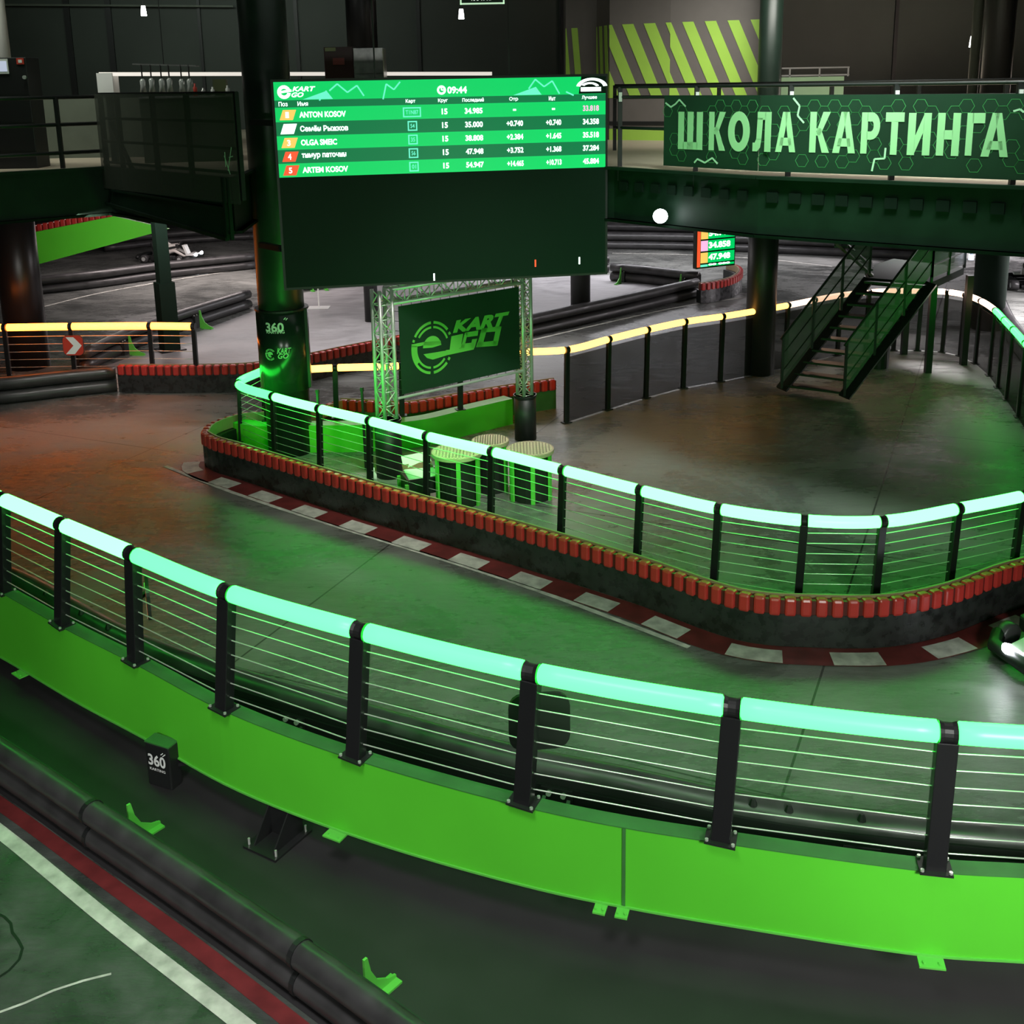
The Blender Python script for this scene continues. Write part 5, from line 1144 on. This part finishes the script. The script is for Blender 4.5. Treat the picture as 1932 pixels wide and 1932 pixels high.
# blue-white lamp on the landing post
p = D(1832, 490, 22.0); t = thing('wall_lamp', 'small blue-white lamp on the landing post beside the wide column', 'lamp', p); mb = MB(); mb.tube([p, p + V((0, 0, .1))], .05, 10); mb.build('bulb', emit('blue_white_bulb', (.6, .7, 1), 10), t)
mb = MB(); mb.bar(p + V((0, .0, .1)), p + V((0, 0, .45)), .05); mb.build('fixture', M['alu'], t)
# ------------------------------------------------------------------ karts
def kart(loc, ang, label, driver=False, lights=True, panel='green'):
    t = thing('go_kart', label, 'kart', loc); R_ = Matrix.Rotation(ang, 3, 'Z')
    def L(x, y, z): return V(loc) + R_ @ V((x, y, z))
    ax = (R_ @ V((1, 0, 0)), R_ @ V((0, 1, 0)), V((0, 0, 1)))
    mb = MB()
    for s_ in (-1, 1): mb.tube([L(-.75, .3 * s_, .1), L(.0, .33 * s_, .08), L(.75, .22 * s_, .1)], .022, 8)
    for x in (-.7, -.2, .35, .7): mb.tube([L(x, -.33, .1), L(x, .33, .1)], .02, 8)
    mb.box(L(.1, 0, .07), (1.3, .6, .012), ax); mb.build('chassis', M['blackmetal'], t, smooth=False)
    for x, r, w in ((-.62, .14, .2), (.62, .13, .13)):
        for s_ in (-1, 1):
            mb = MB(); a, b = L(x, s_ * .5, r), L(x, s_ * (.5 + w), r); mb.tube([a, a.lerp(b, .12), a.lerp(b, .88), b], r, 18, rs=[r * .85, r, r, r * .85]); wh = mb.build('wheel', M['rubber'], t, smooth=True)
            mb = MB(); mb.tube([b + (b - a) * .01, b + (b - a) * .03], r * .5, 12); mb.build('rim', M['alu'], wh)
    mb = MB(); mb.tube([L(-.95, -.5, .16), L(-1.02, -.3, .18), L(-1.02, .3, .18), L(-.95, .5, .16)], .06, 10); mb.build('rear_bumper', M['black'], t, smooth=True)
    mb = MB(); mb.tube([L(.72, -.6, .14), L(.95, -.45, .14), L(1.05, 0, .15), L(.95, .45, .14), L(.72, .6, .14)], .075, 10); mb.build('front_bumper', M['black'], t, smooth=True)
    mb = MB(); mb.prism([L(.70, -.3, .2), L(1.0, -.26, .2), L(1.0, .26, .2), L(.70, .3, .2)], (0, 0, .05)); mb.prism([L(.62, -.12, .22), L(.72, -.12, .22), L(.72, .12, .22), L(.62, .12, .22)], (ax[0] * -.12) + V((0, 0, .32))); mb.build('nose_panel', M['green'] if panel == 'green' else M['white'], t, bevel=.015)
    for s_ in (-1, 1):
        mb = MB(); mb.prism([L(-.42, s_ * .42, .06), L(.42, s_ * .42, .06), L(.36, s_ * .66, .08), L(-.40, s_ * .68, .08)], (0, 0, .17)); mb.build('side_pod', M['black'], t, bevel=.03)
    mb = MB(); mb.prism([L(-.42, -.19, .1), L(.0, -.19, .1), L(.0, .19, .1), L(-.42, .19, .1)], (0, 0, .06)); mb.prism([L(-.38, -.2, .12), L(-.38, .2, .12), L(-.46, .2, .12), L(-.46, -.2, .12)], ax[0] * -.14 + V((0, 0, .5))); mb.build('seat', M['black'], t, bevel=.02)
    c = L(.36, 0, .52); u = (ax[0] * .5 + V((0, 0, .86))).normalized(); mb = MB(); mb.tube([c + ax[1] * (.16 * math.cos(k * math.pi / 8)) + u * (.13 * math.sin(k * math.pi / 8)) for k in range(17)], .016, 6); sw_ = mb.build('steering_wheel', M['rubber'], t, smooth=True)
    mb = MB(); mb.bar(c, L(.72, 0, .2), .03); mb.build('steering_column', M['blackmetal'], t)
    if lights:
        for s_ in (-1, 1):
            mb = MB(); a = L(1.06, .22 * s_, .24); mb.tube([a - ax[0] * .05, a, a + ax[0] * .02], .055, 12, rs=[.04, .06, .045]); mb.build('headlight', M['head'], t, smooth=True)
        spot(L(1.12, 0, .26), L(3.0, 0, 0.0), 60 if driver else 20, 80, (.93, .96, 1), .8, .06)
    if driver:
        build_driver(L, ax)
    return t
def skin_fig(chains, name, m, parent, sub=2, root=0):
    vs, es, rs, idx = [], [], [], {}
    for ch in chains:
        prev = None
        for key, p, r in ch:
            if key not in idx: idx[key] = len(vs); vs.append(p); rs.append(r)
            if prev is not None: es.append((prev, idx[key]))
            prev = idx[key]
    me = bpy.data.meshes.new(name); me.from_pydata([tuple(v) for v in vs], es, []); o = bpy.data.objects.new(name, me); COL.objects.link(o)
    sk = o.modifiers.new('skin', 'SKIN'); 
    if not me.skin_vertices: me.skin_vertices.new() if hasattr(me.skin_vertices, 'new') else None
    for i, r in enumerate(rs): me.skin_vertices[0].data[i].radius = (r, r)
    me.skin_vertices[0].data[0].use_root = True
    sb = o.modifiers.new('sub', 'SUBSURF'); sb.levels = sub
    bpy.context.view_layer.update()
    m2 = bpy.data.meshes.new_from_object(o.evaluated_get(bpy.context.evaluated_depsgraph_get())); bpy.data.objects.remove(o)
    m2.materials.clear(); m2.materials.append(m)
    for p in m2.polygons: p.use_smooth = True
    return link(name, m2, parent)
def build_driver(L, ax):
    t = thing('person', 'kart driver in white suit and violet helmet, both hands on the wheel', 'person', L(-.2, 0, .15))
    ch = [[('pel', L(-.2, 0, .28), .14), ('bel', L(-.26, 0, .42), .13), ('che', L(-.33, 0, .6), .155), ('nec', L(-.35, 0, .76), .06), ('hed', L(-.33, 0, .84), .07)]]
    for s_ in (-1, 1):
        n_ = 'l' if s_ < 0 else 'r'
        ch.append([('che', L(-.33, 0, .6), .155), (n_ + 'sh', L(-.33, .18 * s_, .66), .07), (n_ + 'el', L(-.08, .27 * s_, .48), .048), (n_ + 'wr', L(.22, .17 * s_, .53), .034), (n_ + 'ha', L(.32, .155 * s_, .54), .04)])
        ch.append([('pel', L(-.2, 0, .28), .14), (n_ + 'hi', L(-.12, .11 * s_, .25), .09), (n_ + 'kn', L(.25, .17 * s_, .36), .062), (n_ + 'an', L(.6, .16 * s_, .17), .042), (n_ + 'to', L(.72, .16 * s_, .2), .04)])
    skin_fig(ch, 'body', M['suit'], t)
    c = L(-.31, 0, .92); mb = MB(); rr = .15
    mb.tube([c + V((0, 0, rr * math.sin(a))) for a in [math.radians(x) for x in range(-80, 90, 20)]], rr, 16, rs=[rr * math.cos(math.radians(x)) * 1.05 for x in range(-80, 90, 20)]); h_ = mb.build('helmet', M['helmet'], t, smooth=True)
    mb = MB(); q = c + ax[0] * .13; mb.box(q + V((0, 0, .01)), (.06, .2, .07), ax); mb.build('visor', M['black'], h_, bevel=.02)
    for s_ in (-1, 1):   # gloved hands curled round the wheel rim, thumb inside
        w_ = L(.33, .155 * s_, .54)
        mb = MB(); mb.tube([L(.27, .16 * s_, .54), w_, L(.36, .15 * s_, .55)], .03, 8, rs=[.028, .034, .028])
        for k in range(4): b_ = w_ + V((0, 0, .03 - .02 * k)); mb.tube([b_, b_ + ax[0] * (.05 - .004 * abs(k - 1)), b_ + ax[0] * .045 - ax[1] * (.03 * s_)], .009, 6)
        mb.tube([w_ + V((0, 0, .02)) - ax[1] * (.015 * s_), w_ - ax[1] * (.045 * s_) + V((0, 0, .035)) + ax[0] * .01], .01, 6)
        mb.build('glove', M['black'], t, smooth=True)
g = G(1900, 1302, 0); kart((g.x + 1.18, g.y + 0.62, 0), math.radians(206), 'kart with glaring headlights cut off by the right edge on the near track', panel='white')
g = G(322, 491, 0); kart((g.x, g.y, 0), math.radians(-10), 'distant kart with a driver on the far track left of the thick column', driver=True, panel='white')
g = G(1925, 541, 0); kart((g.x + .3, g.y, 0), math.radians(80), 'small dark kart parked on the brightly lit floor at the right edge', lights=False, panel='white')
# small plinth with a green sign on the far infield
p = G(602, 581, 0); t = thing('floor_sign', 'small green sign on a thin stand with white base plate on the infield', 'sign', p)
mb = MB(); mb.box((p.x, p.y, .012), (.55, .35, .02)); mb.build('base_plate', M['white'], t)
mb = MB(); mb.bar(p, p + V((0, 0, .62)), .03); mb.build('stand', M['white'], t)
mb = MB(); mb.box((p.x, p.y, .7), (.25, .03, .2)); mb.build('sign_board', M['greenmetal'], t)
